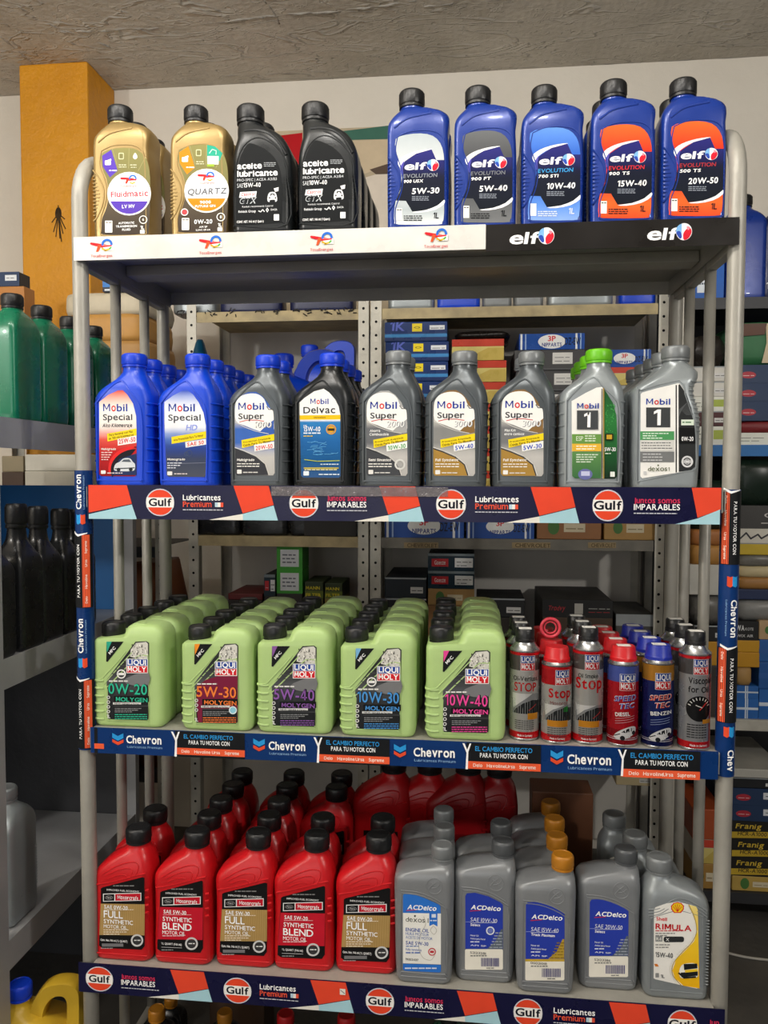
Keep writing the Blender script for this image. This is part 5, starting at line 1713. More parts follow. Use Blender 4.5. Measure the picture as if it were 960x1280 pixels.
        a.p('#E8E8EA', smoothpoly([(-.018, .016), (-.014, .024), (-.002, .032), (.010, .036), (.019, .034), (.019, .026), (.008, .018), (-.006, .013)], 3))
        a.p('#24262A', smoothpoly([(-.006, .025), (.004, .032), (.014, .033), (.010, .027)], 2)); a.c('#24262A', -.004, .016, .004); a.c('#24262A', .015, .025, .0035); a.l('#24262A', [(-.017, .019), (-.008, .023)], .0015)
    a.build(root, 'label', 'lettering', CANM)
    tag(root, label, 'can', group)
    return root
Zc2 = (730, 740, 4.174)
k1 = can(Zl3, 610, 775, 185, .022, 'ver', 'silver additive can with black cap and red STOP, first beside the pale green jugs')
k2 = can(Zl3, 780, 782, 250, .012, 'stop', 'short silver additive can with red cap and red Stop lettering')
k3 = can(Zl3, 945, 784, 155, .016, 'oil', 'silver additive can with black cap and large red Stop, beside the short red-capped can')
k4 = can(Zc2, 213, 800, 262, .010, 'diesel', 'red additive can with red cap and white car drawing')
k5 = can(Zc2, 398, 808, 268, .008, 'benzin', 'blue additive can with deep blue cap and white car drawing')
k6 = can(Zc2, 592, 835, 222, .004, 'visco', 'grey additive can with round gauge picture, by the right post')
for kk, n, w in ((k1, 2, 'silver STOP'), (k2, 3, 'short red-capped'), (k3, 2, 'large red Stop'), (k4, 3, 'red'), (k5, 3, 'blue'), (k6, 2, 'grey gauge')):
    behind(kk, n, .0565, 'additive can in the %s column' % w, 'additive cans in the rear ranks', 1, .001, -.003)
# red pull-up ring spout standing on the short can's rear neighbour
rg = MB()
c0 = Vector((k2.location.x - .006, k2.location.y + .0565, S3 + .164 + .021))
rg.tube([c0 + Vector((.0165 * math.cos(t * math.pi / 14), 0, .0165 * math.sin(t * math.pi / 14))) for t in range(28)], .0030, 8, closed=True)
rg.tube([c0 + Vector((.0105 * math.cos(t * math.pi / 12), .002, .0105 * math.sin(t * math.pi / 12))) for t in range(24)], .0016, 6, closed=True)
rgo = rg.build('ring_spout', mat('pink_red_ring_plastic', '#D84050', 0.35), None)
tag(rgo, 'red plastic ring spout standing up behind the short red-capped can', 'spout')

# ------------------------------------------------------------------ row four: red bottles, grey bottles
Zr1 = (90, 970, 4.13); Zr2 = (300, 970, 4.13); Zh1 = (480, 970, 4.13); Zh2 = (700, 970, 3.69)
G_4 = 'oil bottles in the front rank of the bottom shelf'
fref = (Zr1, 249, 965, .012); blref = (Zr1, 557, 978, .014)
RD = [(Zr1, 258, 965, 265, .012, True, '0W-20', 'red bottle with tan FULL synthetic 0W-20 label, leftmost on the bottom shelf'),
      (Zr1, 565, 978, 275, .014, False, '5W-30', 'red bottle with red BLEND label reading 5W-30'),
      (Zr1, 884, 984, 275, .019, True, '5W-30', 'red bottle with tan FULL synthetic label reading 5W-30'),
      (Zr2, 322, 1002, 285, .021, False, '5W-20', 'red bottle with red BLEND label reading 5W-20'),
      (Zr2, 645, 1010, 285, .026, True, '0W-20', 'red bottle with tan FULL synthetic 0W-20 label, next to the grey bottles')]
reds = []
for fr, cx, by, top, yf, full, gr, lb in RD:
    reds.append(bottle('G', fr, cx, by, top, yf, S4, P_RED, BLACKCAP, mc_art(full, gr), lb, G_4, fref if full else blref))
GB4 = 'red bottles in the rear ranks of the bottom shelf'
behind(reds[0], 1, .074, 'red bottle behind the leftmost red one', GB4, gap=0.01)
behind(reds[1], 4, .074, 'red bottle in the 5W-30 BLEND column', GB4)
behind(reds[2], 4, .074, 'red bottle in the 5W-30 FULL column', GB4)
behind(reds[3], 1, .074, 'red bottle behind the 5W-20 BLEND one', GB4)
behind(reds[3], 2, .074, 'red bottle far back in the 5W-20 BLEND column', GB4, 3)
behind(reds[4], 1, .074, 'red bottle behind the red one next to the grey bottles', GB4)
aref = (Zh1, 518, 1050, .024)
AC = [(Zh1, 203, 1072, 340, .008, ac1_art, None, P_GCAP, 'grey bottle with white and blue label reading ENGINE OIL SAE 5W-30'),
      (Zh1, 518, 1050, 305, .024, ac_art('10W-30', 'Select', False, '52123281', True), aref, P_ACCAP, 'grey bottle with deep blue label reading 10W-30'),
      (Zh1, 832, 1098, 368, .006, ac_art('15W-40', 'Truck Platinum', True, '00021018'), aref, P_OCAP, 'grey bottle with ochre cap and deep blue 15W-40 label'),
      (Zh2, 225, 970, 305, .028, ac_art('20W-50', 'Select', False, '52123386'), aref, P_ACCAP, 'grey bottle with deep blue label reading 20W-50')]
acs = []
for fr, cx, by, top, yf, art, rf, cm, lb in AC:
    acs.append(bottle('H', fr, cx, by, top, yf, S4, P_AC, cm, art, lb, G_4, rf))
GB5 = 'grey bottles in the rear ranks of the bottom shelf'
behind(acs[0], 2, .075, 'grey bottle behind the white and blue 5W-30 one', GB5)
behind(acs[1], 1, .075, 'grey bottle behind the 10W-30 one', GB5)
behind(acs[2], 2, .075, 'ochre-capped grey bottle behind the 15W-40 one', GB5)
behind(acs[2], 1, .075, 'grey bottle at the back of the 15W-40 column', GB5, 3)
she = bottle('I', Zh2, 538, 1006, 345, .016, S4, P_SHELL, P_GCAP, shell_art, 'grey bottle with white and yellow truck label reading 15W-40, by the right post', G_4)
sh2 = behind(she, 2, .085, 'grey bottle behind the yellow-labelled one', GB5, 1, .003, -.022)

# ------------------------------------------------------------------ cartons and packs on the shelving
def carton(name, label, cat, rect, Y, dep, col, art=None, z0=None, z1=None, group=None, material=None, bev=0.0025, soft=0.0):
    x0, y0, x1, y1 = rect
    pa, pb = onY(x0, y1, Y), onY(x1, y0, Y)
    za = pa.z if z0 is None else z0
    zb = max(za + 0.004, (onY((x0 + x1) / 2, y0, Y).z if z1 is None else z1))
    w = pb.x - pa.x
    root = empty(name, ((pa.x + pb.x) / 2, Y, za))
    mb = MB()
    if soft:
        rnd = random.Random(int(x0 * 3 + y0))
        n, k = 5, 28
        rings = []
        for j in range(n + 1):
            t = j / n
            sh_ = soft * math.sin(math.pi * t) if 0 < j < n else -soft * 0.5
            ring = []
            for i in range(k):
                a_ = 2 * math.pi * i / k
                c_, s_ = math.cos(a_), math.sin(a_)
                px_ = (w / 2 - soft + sh_ * 0.8) * math.copysign(abs(c_) ** 0.35, c_) + rnd.uniform(-soft, soft) * 0.35
                py_ = dep / 2 + (dep / 2 - soft + sh_ * 0.8) * math.copysign(abs(s_) ** 0.35, s_) + rnd.uniform(-soft, soft) * 0.35
                ring.append((px_, py_, t * (zb - za) + (rnd.uniform(-soft, 0) * 0.3 if j == n else 0)))
            rings.append(ring)
        mb.loft(rings, lin(col))
    else:
        mb.box(-w / 2, w / 2, 0, dep, 0, zb - za, lin(col), bev)
    mb.build('body', material or CARTON, root)
    if art:
        H_ = zb - za
        # drawing units: x 0..100 across the front, y 0..100 from the top
        A = Art(lambda x, y: (-w / 2 + w * x / 100, H_ * (1 - y / 100)), w / 100, lambda x, z, o: (x, -o, z))
        A.hy = H_ / 100 / (w / 100)
        art(A)
        A.build(root, 'print', 'lettering', material or CARTON)
    tag(root, label, cat, group)
    return root
def pile(rows, x0, x1, Y, dep, deck, group):
    """rows top-down: (y_top, name, label, colour, art, options); each stands on the one below."""
    zs = [onY((x0 + x1) / 2, r[0], Y).z for r in rows] + [deck]
    for i, r in enumerate(rows):
        op = dict(r[5]) if len(r) > 5 else {}
        dx0, dx1, dd = op.pop('dx', (0, 0)) + (op.pop('dd', 0),)
        carton(r[1], r[2], op.pop('cat', 'box'), (x0 + dx0, r[0], x1 + dx1, r[0] + 5), Y + op.pop('dy', 0), dep + dd, r[3], r[4], zs[i + 1] + 0.0004, zs[i], group, op.pop('mat', None), 0.0025, op.pop('soft', 0))
# small box prints
def p_onek(a):
    a.r('#10306C', 0, 6, 100, 55); a.r('#3E8AC8', 0, 62, 100, 78); a.r('#0E2A60', 0, 84, 100, 97)
    a.t('#5A6AC8', 8, 46, 14, '1K', w=24, b=2, sh=0.1); a.r('#F0D820', 44, 10, 60, 50); a.ring('#8A7A10', 52, 30, 3, 5)
    a.r('#E8ECF0', 72, 20, 96, 42); a.m('#303848', 74, 94, 36, 4, 1.0)
def p_plain_blue(a):
    a.r('#2A5EA8', 0, 40, 100, 60); a.r('#E8ECF0', 62, 20, 92, 60)
def p_redyel(a):
    a.r('#C8402A', 0, 0, 100, 32); a.r('#D8C878', 0, 34, 100, 98); a.p('#C8B058', [(20, 98), (70, 40), (100, 40), (100, 98)]); a.r('#E8E0B8', 10, 60, 18, 80)
def p_3p(a):
    a.r('#1A4CA0', 0, 0, 100, 100); a.r('#E8ECF0', 2, 0, 5, 100); a.r('#9AB4DC', 9, 0, 11, 100); a.r('#E8ECF0', 86, 0, 89, 100); a.r('#9AB4DC', 93, 0, 95, 100)
    a.c('#EEF0F0', 50, 50, 21, 40 if False else 11 / a.hy * 1.0)
    a.t('#D8303A', 50, 48, 8, '3P', w=12, b=2, a='c'); a.t('#2A3A8A', 50, 82, 6, 'NIPPARTS', w=30, b=2, a='c')
    a.t('#10182A', 70, 72, 11, 'DZ-EW', w=24, b=1)
def p_greywhite(a):
    a.r('#D8D8D4', 54, 15, 82, 70); a.m('#55565A', 57, 80, 40, 4); a.m('#55565A', 57, 78, 58, 4); a.r('#4A4B4E', 0, 90, 100, 98)
def p_teal(a):
    a.r('#0E2A3A', 0, 0, 100, 100); a.r('#C82A34', 8, 30, 44, 75); a.t('#F0E0E0', 14, 64, 9, 'Goetze', w=24); a.r('#E4E6E6', 58, 25, 97, 78); a.m('#20262C', 62, 94, 50, 5, 1.0); a.m('#20262C', 62, 88, 70, 5); a.r('#7A868C', 0, 0, 100, 14)
def p_tan(a):
    a.c('#4A7A3A', 26, 50, 9, 12 / a.hy); a.r('#D8CDB0', 42, 35, 75, 70); a.m('#8A7A50', 45, 72, 58, 5)
def p_dark(a):
    a.r('#D8D8D6', 62, 45, 92, 75); a.m('#3A3A3A', 65, 90, 64, 5); a.r('#9AA0A4', 0, 0, 100, 8)
def p_mann(a):
    a.r('#5C6A1A', 0, 55, 100, 100); a.t('#D8C820', 6, 48, 18, 'MANN', w=76, b=2); a.t('#D8C820', 6, 90, 18, 'FILTER', w=82, b=2)
def p_green(a):
    a.r('#3FA030', 0, 0, 100, 100); a.r('#D8DCE0', 14, 14, 86, 88); a.m('#6A707C', 22, 78, 40, 8); a.m('#6A707C', 22, 70, 56, 8); a.m('#6A707C', 22, 74, 72, 8)
def p_navyoval(a):
    a.r('#1C3458', 0, 0, 100, 100); a.c('#B02838', 24, 55, 13, 6 / a.hy); a.m('#F0D8D8', 15, 34, 60, 4, 1.0); a.r('#DCE0E4', 58, 22, 92, 62); a.m('#3A4048', 62, 88, 46, 6, 1.0)
def p_wgreen(a):
    a.r('#E4E6DC', 0, 0, 100, 100); a.r('#A8B84A', 60, 20, 96, 70); a.m('#5A6050', 8, 50, 45, 6); a.m('#5A6050', 8, 42, 70, 6)
def p_franig(a):
    a.r('#16150F', 0, 0, 100, 100); a.t('#D8B838', 10, 42, 9, 'Franig', w=44, b=1, sh=0.2); a.p('#C8A82E', [(0, 62), (100, 50), (100, 84), (0, 96)]); a.t('#1A180E', 14, 80, 7, 'HCR-A1000', w=50, b=1, sh=0.1)
def p_scribble(a):
    a.r('#D8D4C8', 0, 0, 100, 100); a.l('#3A3A40', [(10, 70), (20, 30), (28, 70), (40, 40), (46, 68), (60, 34), (70, 70), (82, 40)], 3)
def p_wa(a):
    a.r('#121212', 0, 0, 100, 100); a.t('#F0F0F0', 8, 50, 24, 'WA', w=34, b=2); a.t('#D0D0D0', 46, 48, 12, 'KOTE', w=34); a.t('#D0D0D0', 10, 84, 12, 'WIX AIR', w=70)
def p_bluetape(a):
    a.r('#1E5EA8', 0, 0, 100, 100); a.r('#C8D4E0', 44, 0, 50, 100); a.r('#C8D4E0', 53, 0, 57, 100); a.r('#C8D4E0', 0, 44, 100, 56)
def p_emblem(a):
    a.r('#3C3B3A', 0, 0, 100, 100); a.ring('#C8C6C2', 62, 42, 8, 11); a.p('#C8C6C2', [(58, 46), (62, 32), (67, 46), (62, 54)]); a.m('#C8C6C2', 46, 80, 78, 5, 1.0)
def p_bluelab(a):
    a.r('#1A5CB4', 0, 0, 100, 100); a.r('#DCE4EC', 10, 4, 70, 16); a.r('#DCE4EC', 12, 66, 50, 90); a.m('#20304A', 15, 48, 76, 4)
def p_bag(a):
    a.p('#C8B89A', [(58, 4), (98, 4), (98, 96), (52, 96), (60, 50)]); a.p('#5A3A2A', [(2, 4), (60, 4), (56, 30), (2, 34)])
YQ = YB0 + 0.012
GBX = 'parts boxes on the slotted shelving'
nth = ['topmost', 'second from the top', 'third from the top', 'fourth from the top', 'fifth from the top', 'sixth from the top', 'seventh from the top', 'eighth from the top', 'ninth from the top', 'tenth from the top']
d2 = ZB[1]
zt = onY(600, 643, YQ).z
# bottom course on the middle deck
for x0, x1, c, ar, lb in ((481, 580, '#1A4CA0', p_3p, 'blue and white box lying on the middle deck beside the slotted upright'), (583, 668, '#1A4CA0', p_3p, 'blue and white box lying on the middle deck beside the brown box'),
                          (671, 752, '#9A6A42', p_tan, 'brown box lying on the middle deck'), (755, 822, '#B08A4E', p_tan, 'tan box lying at the right end of the middle deck')):
    carton('filter_box', lb, 'box', (x0, 643, x1, 672), YQ, 0.26, c, ar, d2 + 0.0004, zt, GBX)
rows = []
for i, y in enumerate((402, 427, 452, 477, 502, 528, 554, 580, 608)):
    rows.append((y, 'filter_box', 'navy and light blue filter box with yellow square, %s in its stack' % nth[i], '#1C3A74', p_onek, {'dx': ((i * 7) % 3 - 1, (i * 5) % 3 - 1), 'mat': GLOSSY}))
pile(rows, 482, 560, YQ, 0.24, zt, 'blue filter boxes stacked by the slotted upright')
rows = [(412, 'plastic_wrap', 'crumpled black plastic wrap on the red and yellow boxes', '#1A1614', None, {'soft': 0.012, 'cat': 'wrap', 'dx': (2, 8), 'mat': GLOSSY})]
for i, y in enumerate((424, 451, 478, 505, 533, 561, 589, 616)):
    rows.append((y, 'filter_box', 'shrink-wrapped red and yellow filter box, %s in its stack' % nth[i], '#B8503A', p_redyel, {'dx': ((i * 5) % 3 - 1, (i * 7) % 4 - 1), 'mat': GLOSSY}))
pile(rows, 566, 631, YQ, 0.22, zt, 'shrink-wrapped red and yellow filter boxes')
rows = [(417, 'filter_box', 'blue and white filter box on top of the dark grey boxes', '#1A4CA0', p_3p, {'dx': (4, -3), 'mat': GLOSSY})]
for i, y in enumerate((437, 463, 489, 516, 543, 570, 600)):
    rows.append((y, 'parts_box', 'dark grey parts box with white sticker, %s of the grey ones' % nth[i], '#3A3A3C', p_greywhite, {'dx': ((i * 3) % 4 - 2, (i * 5) % 4 - 2)}))
pile(rows, 645, 734, YQ, 0.25, zt, 'dark grey parts boxes with white stickers')
rows = [(437, 'filter_box', 'blue and white filter box behind the lime-capped bottle', '#1A4CA0', p_3p, {'mat': GLOSSY}), (459, 'filter_box', 'red and white filter box under the blue one behind the lime-capped bottle', '#C8BCB4', p_redyel), (482, 'parts_box', 'plain dark box low in the stack behind the lime-capped bottle', '#2C2C30', p_dark, {})]
pile(rows, 748, 814, YQ, 0.22, zt, GBX)
# lower deck, right bay
d3 = ZB[2]
pile([(722, 'parts_box', 'dark navy parts box with white label beside the slotted upright', '#1C2630', p_dark, {}), (748, 'parts_box', 'dark flat box under the navy one beside the slotted upright', '#1A1C20', p_dark, {}), (775, 'carton', 'brown carton low beside the slotted upright', '#6A5036', None, {'cat': 'carton'})], 481, 533, YQ, 0.28, d3, GBX)
pile([(692, 'parts_box', 'dark teal box with red and white labels, upper of two', '#12303E', p_teal, {'mat': GLOSSY}), (714, 'parts_box', 'dark teal box with red and white labels, lower of two', '#12303E', p_teal, {'mat': GLOSSY}), (736, 'parts_box', 'tan box with green leaf mark under the teal boxes', '#B08A52', p_tan, {}), (757, 'carton', 'brown carton under the tan leaf-marked box', '#8A6238', None, {'cat': 'carton'})], 535, 593, YQ, 0.22, d3, GBX)
pile([(748, 'parts_box', 'flat black box with grey lid between the teal stack and the long dark box', '#1E1F22', p_dark, {}), (772, 'carton', 'dark carton under the flat black box', '#2C2622', None, {'cat': 'carton'})], 596, 656, YQ, 0.2, d3, GBX)
def p_long(a):
    a.r('#1A1A1C', 0, 0, 100, 100); a.t('#B02A34', 8, 62, 7, 'Trodvy', w=24, b=1, sh=0.2); a.r('#B8B6B0', 46, 20, 58, 80); a.m('#C8C8C4', 66, 96, 50, 4); a.m('#B02A34', 66, 96, 70, 4)
pile([(750, 'parts_box', 'long dark box with red script and grey lid above the cans', '#3A3836', p_long, {}), (772, 'carton', 'brown carton under the long dark box', '#4A3A2C', None, {'cat': 'carton'})], 678, 766, YQ, 0.3, d3, GBX)
pile([(768, 'parts_box', 'grey box at the right end of the lower deck', '#4A4A48', p_dark, {})], 770, 818, YQ, 0.25, d3, GBX)
carton('parts_box', 'small cream box stuck under the third shelf at the right', 'box', (770, 966, 817, 982), YQ, 0.2, '#C8B890', p_dark, onY(790, 982, YQ).z, None, GBX)
# lower deck, left bay
pile([(683, 'parts_box', 'green framed white box, upper of two behind the pale green jugs', '#3FA030', p_green, {}), (712, 'parts_box', 'green framed white box, lower of two behind the pale green jugs', '#3FA030', p_green, {}), (742, 'carton', 'dark carton under the green framed boxes', '#2E2A26', None, {'cat': 'carton'})], 346, 378, YQ, 0.1, d3, GBX)
pile([(718, 'parts_box', 'grey box with red sticker beside the green framed boxes', '#3A3A3C', p_teal, {}), (745, 'carton', 'dark carton under the grey box with red sticker', '#2A2624', None, {'cat': 'carton'})], 330, 344, YQ, 0.2, d3, GBX)
pile([(727, 'filter_box', 'green and yellow filter box, larger of two by the slotted upright', '#2E3A1C', p_mann, {}), (748, 'carton', 'olive carton under the larger green and yellow filter box', '#5A5428', None, {'cat': 'carton'})], 381, 404, YQ, 0.15, d3, GBX)
pile([(729, 'filter_box', 'green and yellow filter box, smaller of two by the slotted upright', '#2E3A1C', p_mann, {}), (748, 'carton', 'olive carton under the smaller green and yellow filter box', '#8A7A3A', None, {'cat': 'carton'})], 406, 428, YQ, 0.15, d3, GBX)
pile([(742, 'parts_box', 'flat dark red box on the lower deck', '#6A1E1E', None, {}), (750, 'carton', 'dark carton under the flat dark red box', '#241E1C', None, {'cat': 'carton'})], 285, 328, YQ, 0.2, d3, GBX)

# ------------------------------------------------------------------ more moulds: jugs seen behind and at the sides
K['J'] = Kind(0.262, 0.074, [(0, -.047, .047, .036, .012), (.02, -.0495, .0495, .037, .012), (.17, -.0495, .0495, .037, .012), (.19, -.048, .0485, .0365, .013), (.205, -.041, .044, .034, .015), (.217, -.030, .036, .029, .018), (.226, -.021, .026, .022, .02), (.230, -.018, .022, .020, .02), (.236, -.018, .022, .020, .020)], (.0215, .232, .262, .002))
K['K'] = Kind(0.288, 0.07, [(0, -.040, .040, .033, .010), (.02, -.042, .042, .035, .010), (.165, -.042, .042, .035, .010), (.180, -.039, .039, .033, .012), (.200, -.028, .028, .026, .016), (.220, -.0195, .0195, .0195, .0185), (.240, -.0175, .0175, .0175, .0175), (.250, -.0175, .0175, .0175, .0175)], (.0205, .240, .288, 0))
K['S'] = Kind(0.272, 0.085, [(0, -.050, .050, .040, .016), (.02, -.053, .053, .0425, .016), (.19, -.053, .053, .0425, .016), (.205, -.051, .051, .041, .018), (.222, -.040, .040, .035, .02), (.234, -.026, .026, .025, .022), (.240, -.021, .021, .021, .021), (.247, -.021, .021, .021, .021)], (.0235, .243, .272, 0))
def plain(kind, loc, ks, bm, cm, label, cat='bottle', group=None, rz=0.0, name='oil_bottle', art=None):
    root = empty(name, loc, rz)
    root.scale = (ks, ks, ks)
    bodyof(kind, bm, root)
    capof(kind, cm, root)
    if art:
        k = K[kind]
        A = Art(lambda x, y: (x, y), 1.0, lambda x, z, o: (x, -k.dep / 2 - o, z))
        art(A)
        A.build(root)
    tag(root, label, cat, group)
    return root
P_TGREEN = mat('deep_green_plastic', '#0C6B4C', 0.28, 0.05, 0.08, 14, 0.02, 300, coat=0.2)
P_SBLACK = mat('satin_black_plastic', '#1C1D1F', 0.28, 0.05, 0.08, 20)
P_NAVY = mat('navy_jug_plastic', '#121A44', 0.36, 0.05, 0.08, 20)
P_YEL = mat('yellow_jug_plastic', '#C9A42A', 0.4, 0, 0.08, 12)
P_RJUG = mat('deep_red_jug_plastic', '#9C1018', 0.36, 0, 0.08, 20)
# green bottles on the left unit
XG = LX - 0.040
for i, (px_, py_) in enumerate(((14, 352), (51, 369), (86, 380), (116, 388))):
    p = onX(px_, py_, XG)
    plain('J', (XG, p.y, ZL[0] + 0.0005), min(1.03, (1.678 - ZL[0]) / 0.262), P_TGREEN, BLACKCAP, ['green bottle at the left edge of the upper grey shelf', 'green bottle second from the left edge on the grey shelf', 'green bottle with raised side panel, third on the grey shelf', 'dark green bottle half hidden by the rack post'][i], 'bottle', 'green bottles on the grey steel shelf', math.pi / 2 - 0.04)
XK = LX - 0.040
for i, (px_, py_) in enumerate(((20, 630), (47, 633), (75, 636), (93, 637))):
    p = onX(px_, py_, XK)
    plain('K', (XK, p.y, ZL[1] + 0.0005), (p.z - ZL[1]) / 0.288, P_SBLACK, BLACKCAP, 'tall black long-necked bottle, %s on the middle grey shelf' % ['first from the left edge', 'second from the left edge', 'third from the left edge', 'nearest the rack post'][i], 'bottle', 'black bottles on the grey steel shelf', math.pi / 2)
p = onX(-14, 760, XK)
plain('K', (XK, p.y, ZL[1] + 0.0005), 0.99, P_SBLACK, BLACKCAP, 'tall black long-necked bottle cut by the left edge of the picture', 'bottle', 'black bottles on the grey steel shelf', math.pi / 2)
p = onX(6, 985, -0.255)
sj = plain('S', (-0.255, p.y, ZL[2] + 0.0005), 1.0, P_MSIL, P_GCAP, 'silver bottle with ribbed grip on the lowest grey shelf', 'bottle', None, math.pi / 2)
rb = MB()
for i in range(14):
    K['S'].rib(rb, .05 + i * .0062, 0, 5, .0014)
rb.build('grip_rib', P_MSIL, sj)
# handled jugs
def handled_jug(loc, ks, rz, bm, cm, label, group=None, tall=0.31, name='oil_jug'):
    root = empty(name, loc, rz)
    root.scale = (ks, ks, ks)
    k = Kind(0.3, 0.11, [(0, -.078, .078, .052, .02), (.02, -.082, .082, .055, .02), (.17, -.082, .082, .055, .02), (.20, -.080, .076, .053, .022), (.222, -.074, .040, .048, .025), (.240, -.066, -.005, .036, .026), (.252, -.060, -.020, .022, .0215), (.268, -.058, -.022, .020, .0195)], (.022, .262, .292, -.04))
    mb = k.body()
    ou = curve([(-.018, .225), (-.006, .268), (.020, .296), (.055, .302), (.080, .290), (.084, .255), (.081, .16)], 4)
    inn = curve([(.010, .205), (.016, .246), (.030, .268), (.046, .273), (.056, .265), (.057, .235), (.052, .16)], 4)
    rings = []
    for (xo, zo), (xi, zi) in zip(ou, inn):
        rings.append([(xo, -.013, zo), (xo * .97 + xi * .03, -.019, zo * .9 + zi * .1), (xo * .1 + xi * .9, -.019, zo * .1 + zi * .9), (xi, -.013, zi), (xi, .013, zi), (xo * .1 + xi * .9, .019, zo * .1 + zi * .9), (xo * .97 + xi * .03, .019, zo * .9 + zi * .1), (xo, .013, zo)])
    mb.loft(rings)
    mb.build('body', bm, root, None, True)
    ribbed_cap(.0225, .262, .292, (-.04, 0), 24).build('cap', cm, root, None, True)
    tag(root, label, 'jug', group)
    return root
p = onY(370, 480, 0.36)
handled_jug((p.x + .012, 0.36, S2 + .0005), 0.97, 0.1, P_MBLUE, P_MCAP, 'blue handled jug standing behind the blue-capped gunmetal bottle', 'blue handled jugs at the second shelf')
yj = YB0 + 0.10
ksj = 1.2
zj = onY(440, 425, yj).z - 0.305 * ksj
xj = onY(448, 425, yj).x - 0.092 * ksj
carton('carton', 'dark carton under the far blue handled jug', 'carton', (380, 520, 446, 672), YB0 + 0.02, 0.2, '#24211F', None, ZB[1] + .0004, zj - .0006)
handled_jug((xj, yj, zj), ksj, 0.0, P_MBLUE, P_MCAP, 'blue handled jug by the slotted upright, partly behind the black blue-capped bottle', 'blue handled jugs at the second shelf')
# teal cone-topped bottle
p = onY(250, 430, 0.385)
cn = empty('funnel_bottle', (p.x, 0.385, S2 + .0005))
zt_ = onY(250, 425, 0.385).z - S2
mb = MB(); mb.lathe([(.026, 0), (.028, .004), (.028, zt_ - .10), (.024, zt_ - .085), (.020, zt_ - .075)], 24); mb.build('body', P_MBLUE, cn)
mb = MB(); mb.lathe([(.024, zt_ - .078), (.024, zt_ - .07), (.0185, zt_ - .04), (.010, zt_ - .008), (.006, zt_)], 24); mb.build('cone_cap', mat('teal_cap_plastic', '#12607E', 0.4), cn)
tag(cn, 'bottle with teal cone cap behind the SAE 50 bottle', 'bottle')
# red jugs at the back of the bottom shelf
for i, (px_, ks, lb) in enumerate(((492, 1.22, 'large red bottle at the back, left of the red jugs'), (536, 1.2, 'large red bottle with white seam sticker at the back of the bottom shelf'), (583, 1.24, 'large deep red bottle behind the first grey bottle'), (622, 1.2, 'large deep red bottle with yellow sticker behind the 10W-30 bottle'))):
    p = onY(px_ - 12, 1000, 0.37)
    def ar(a, i=i):
        if i == 1: a.r('#E8E4DC', -.047, .10, -.042, .155)
        if i == 3:
            a.r('#2A2420', -.048, .06, -.006, .135); a.r('#D8B82E', -.048, .062, -.02, .072); a.r('#D8B82E', -.048, .062, -.043, .125)
        if i == 0: a.r('#141314', -.03, .06, .03, .11)
        if i == 2: a.r('#7A0C12', -.03, .06, .03, .11)
    plain('G', (p.x, 0.345 + 0.012 * (i % 2), S4 + .0005), ks, P_RED if i < 2 else P_RJUG, BLACKCAP, lb, 'bottle', 'large red bottles at the back of the bottom shelf', 0, 'oil_bottle', ar)
carton('carton', 'brown cardboard carton at the back of the bottom shelf behind the ochre caps', 'carton', (664, 985, 742, 1100), 0.335, 0.078, '#6B4128', None, S4 + .0005, onY(690, 990, 0.335).z)
# under the rack
G_F = 'bottles standing on the floor under the rack'
for px_, py_, Y, bm, cm, lb in ((213, 1246, 0.28, P_SBLACK, P_OCAP, 'black bottle with yellow cap under the rack, rear of the left pair'), (195, 1260, 0.19, P_SBLACK, P_OCAP, 'black bottle with yellow cap under the rack, front of the left pair'), (280, 1264, 0.22, P_SBLACK, P_OCAP, 'black bottle with yellow cap standing alone under the rack'),
                                (356, 1266, 0.2, P_TGREEN, P_RCAP, 'green bottle with red cap under the rack, first of two'), (432, 1268, 0.2, P_TGREEN, P_RCAP, 'green bottle with red cap under the rack, second of two'), (560, 1262, 0.24, P_TGREEN, BLACKCAP, 'green bottle with black cap under the rack'), (625, 1262, 0.24, P_BLUE, P_DBCAP, 'blue bottle under the right half of the rack'), (662, 1262, 0.21, P_YEL, P_OCAP, 'yellow bottle under the right half of the rack')):
    p = onY(px_, py_, Y)
    plain('J', (p.x, Y, 0.0005), p.z / 0.262, bm, cm, lb, 'bottle', G_F)
carton('carton', 'brown carton on the floor behind the yellow-capped bottles', 'carton', (262, 1240, 330, 1290), 0.33, 0.09, '#4A3424', None, 0.0005, onY(300, 1252, 0.33).z)
# yellow handled jug, bottom left corner
p = onZ(58, 1243, 0.325)
handled_jug((p.x - 0.056, p.y + 0.075, 0.0005), 0.305 / 0.302, 0.12, P_YEL, P_MCAP, 'yellow handled jug with blue cap in the lower left corner')
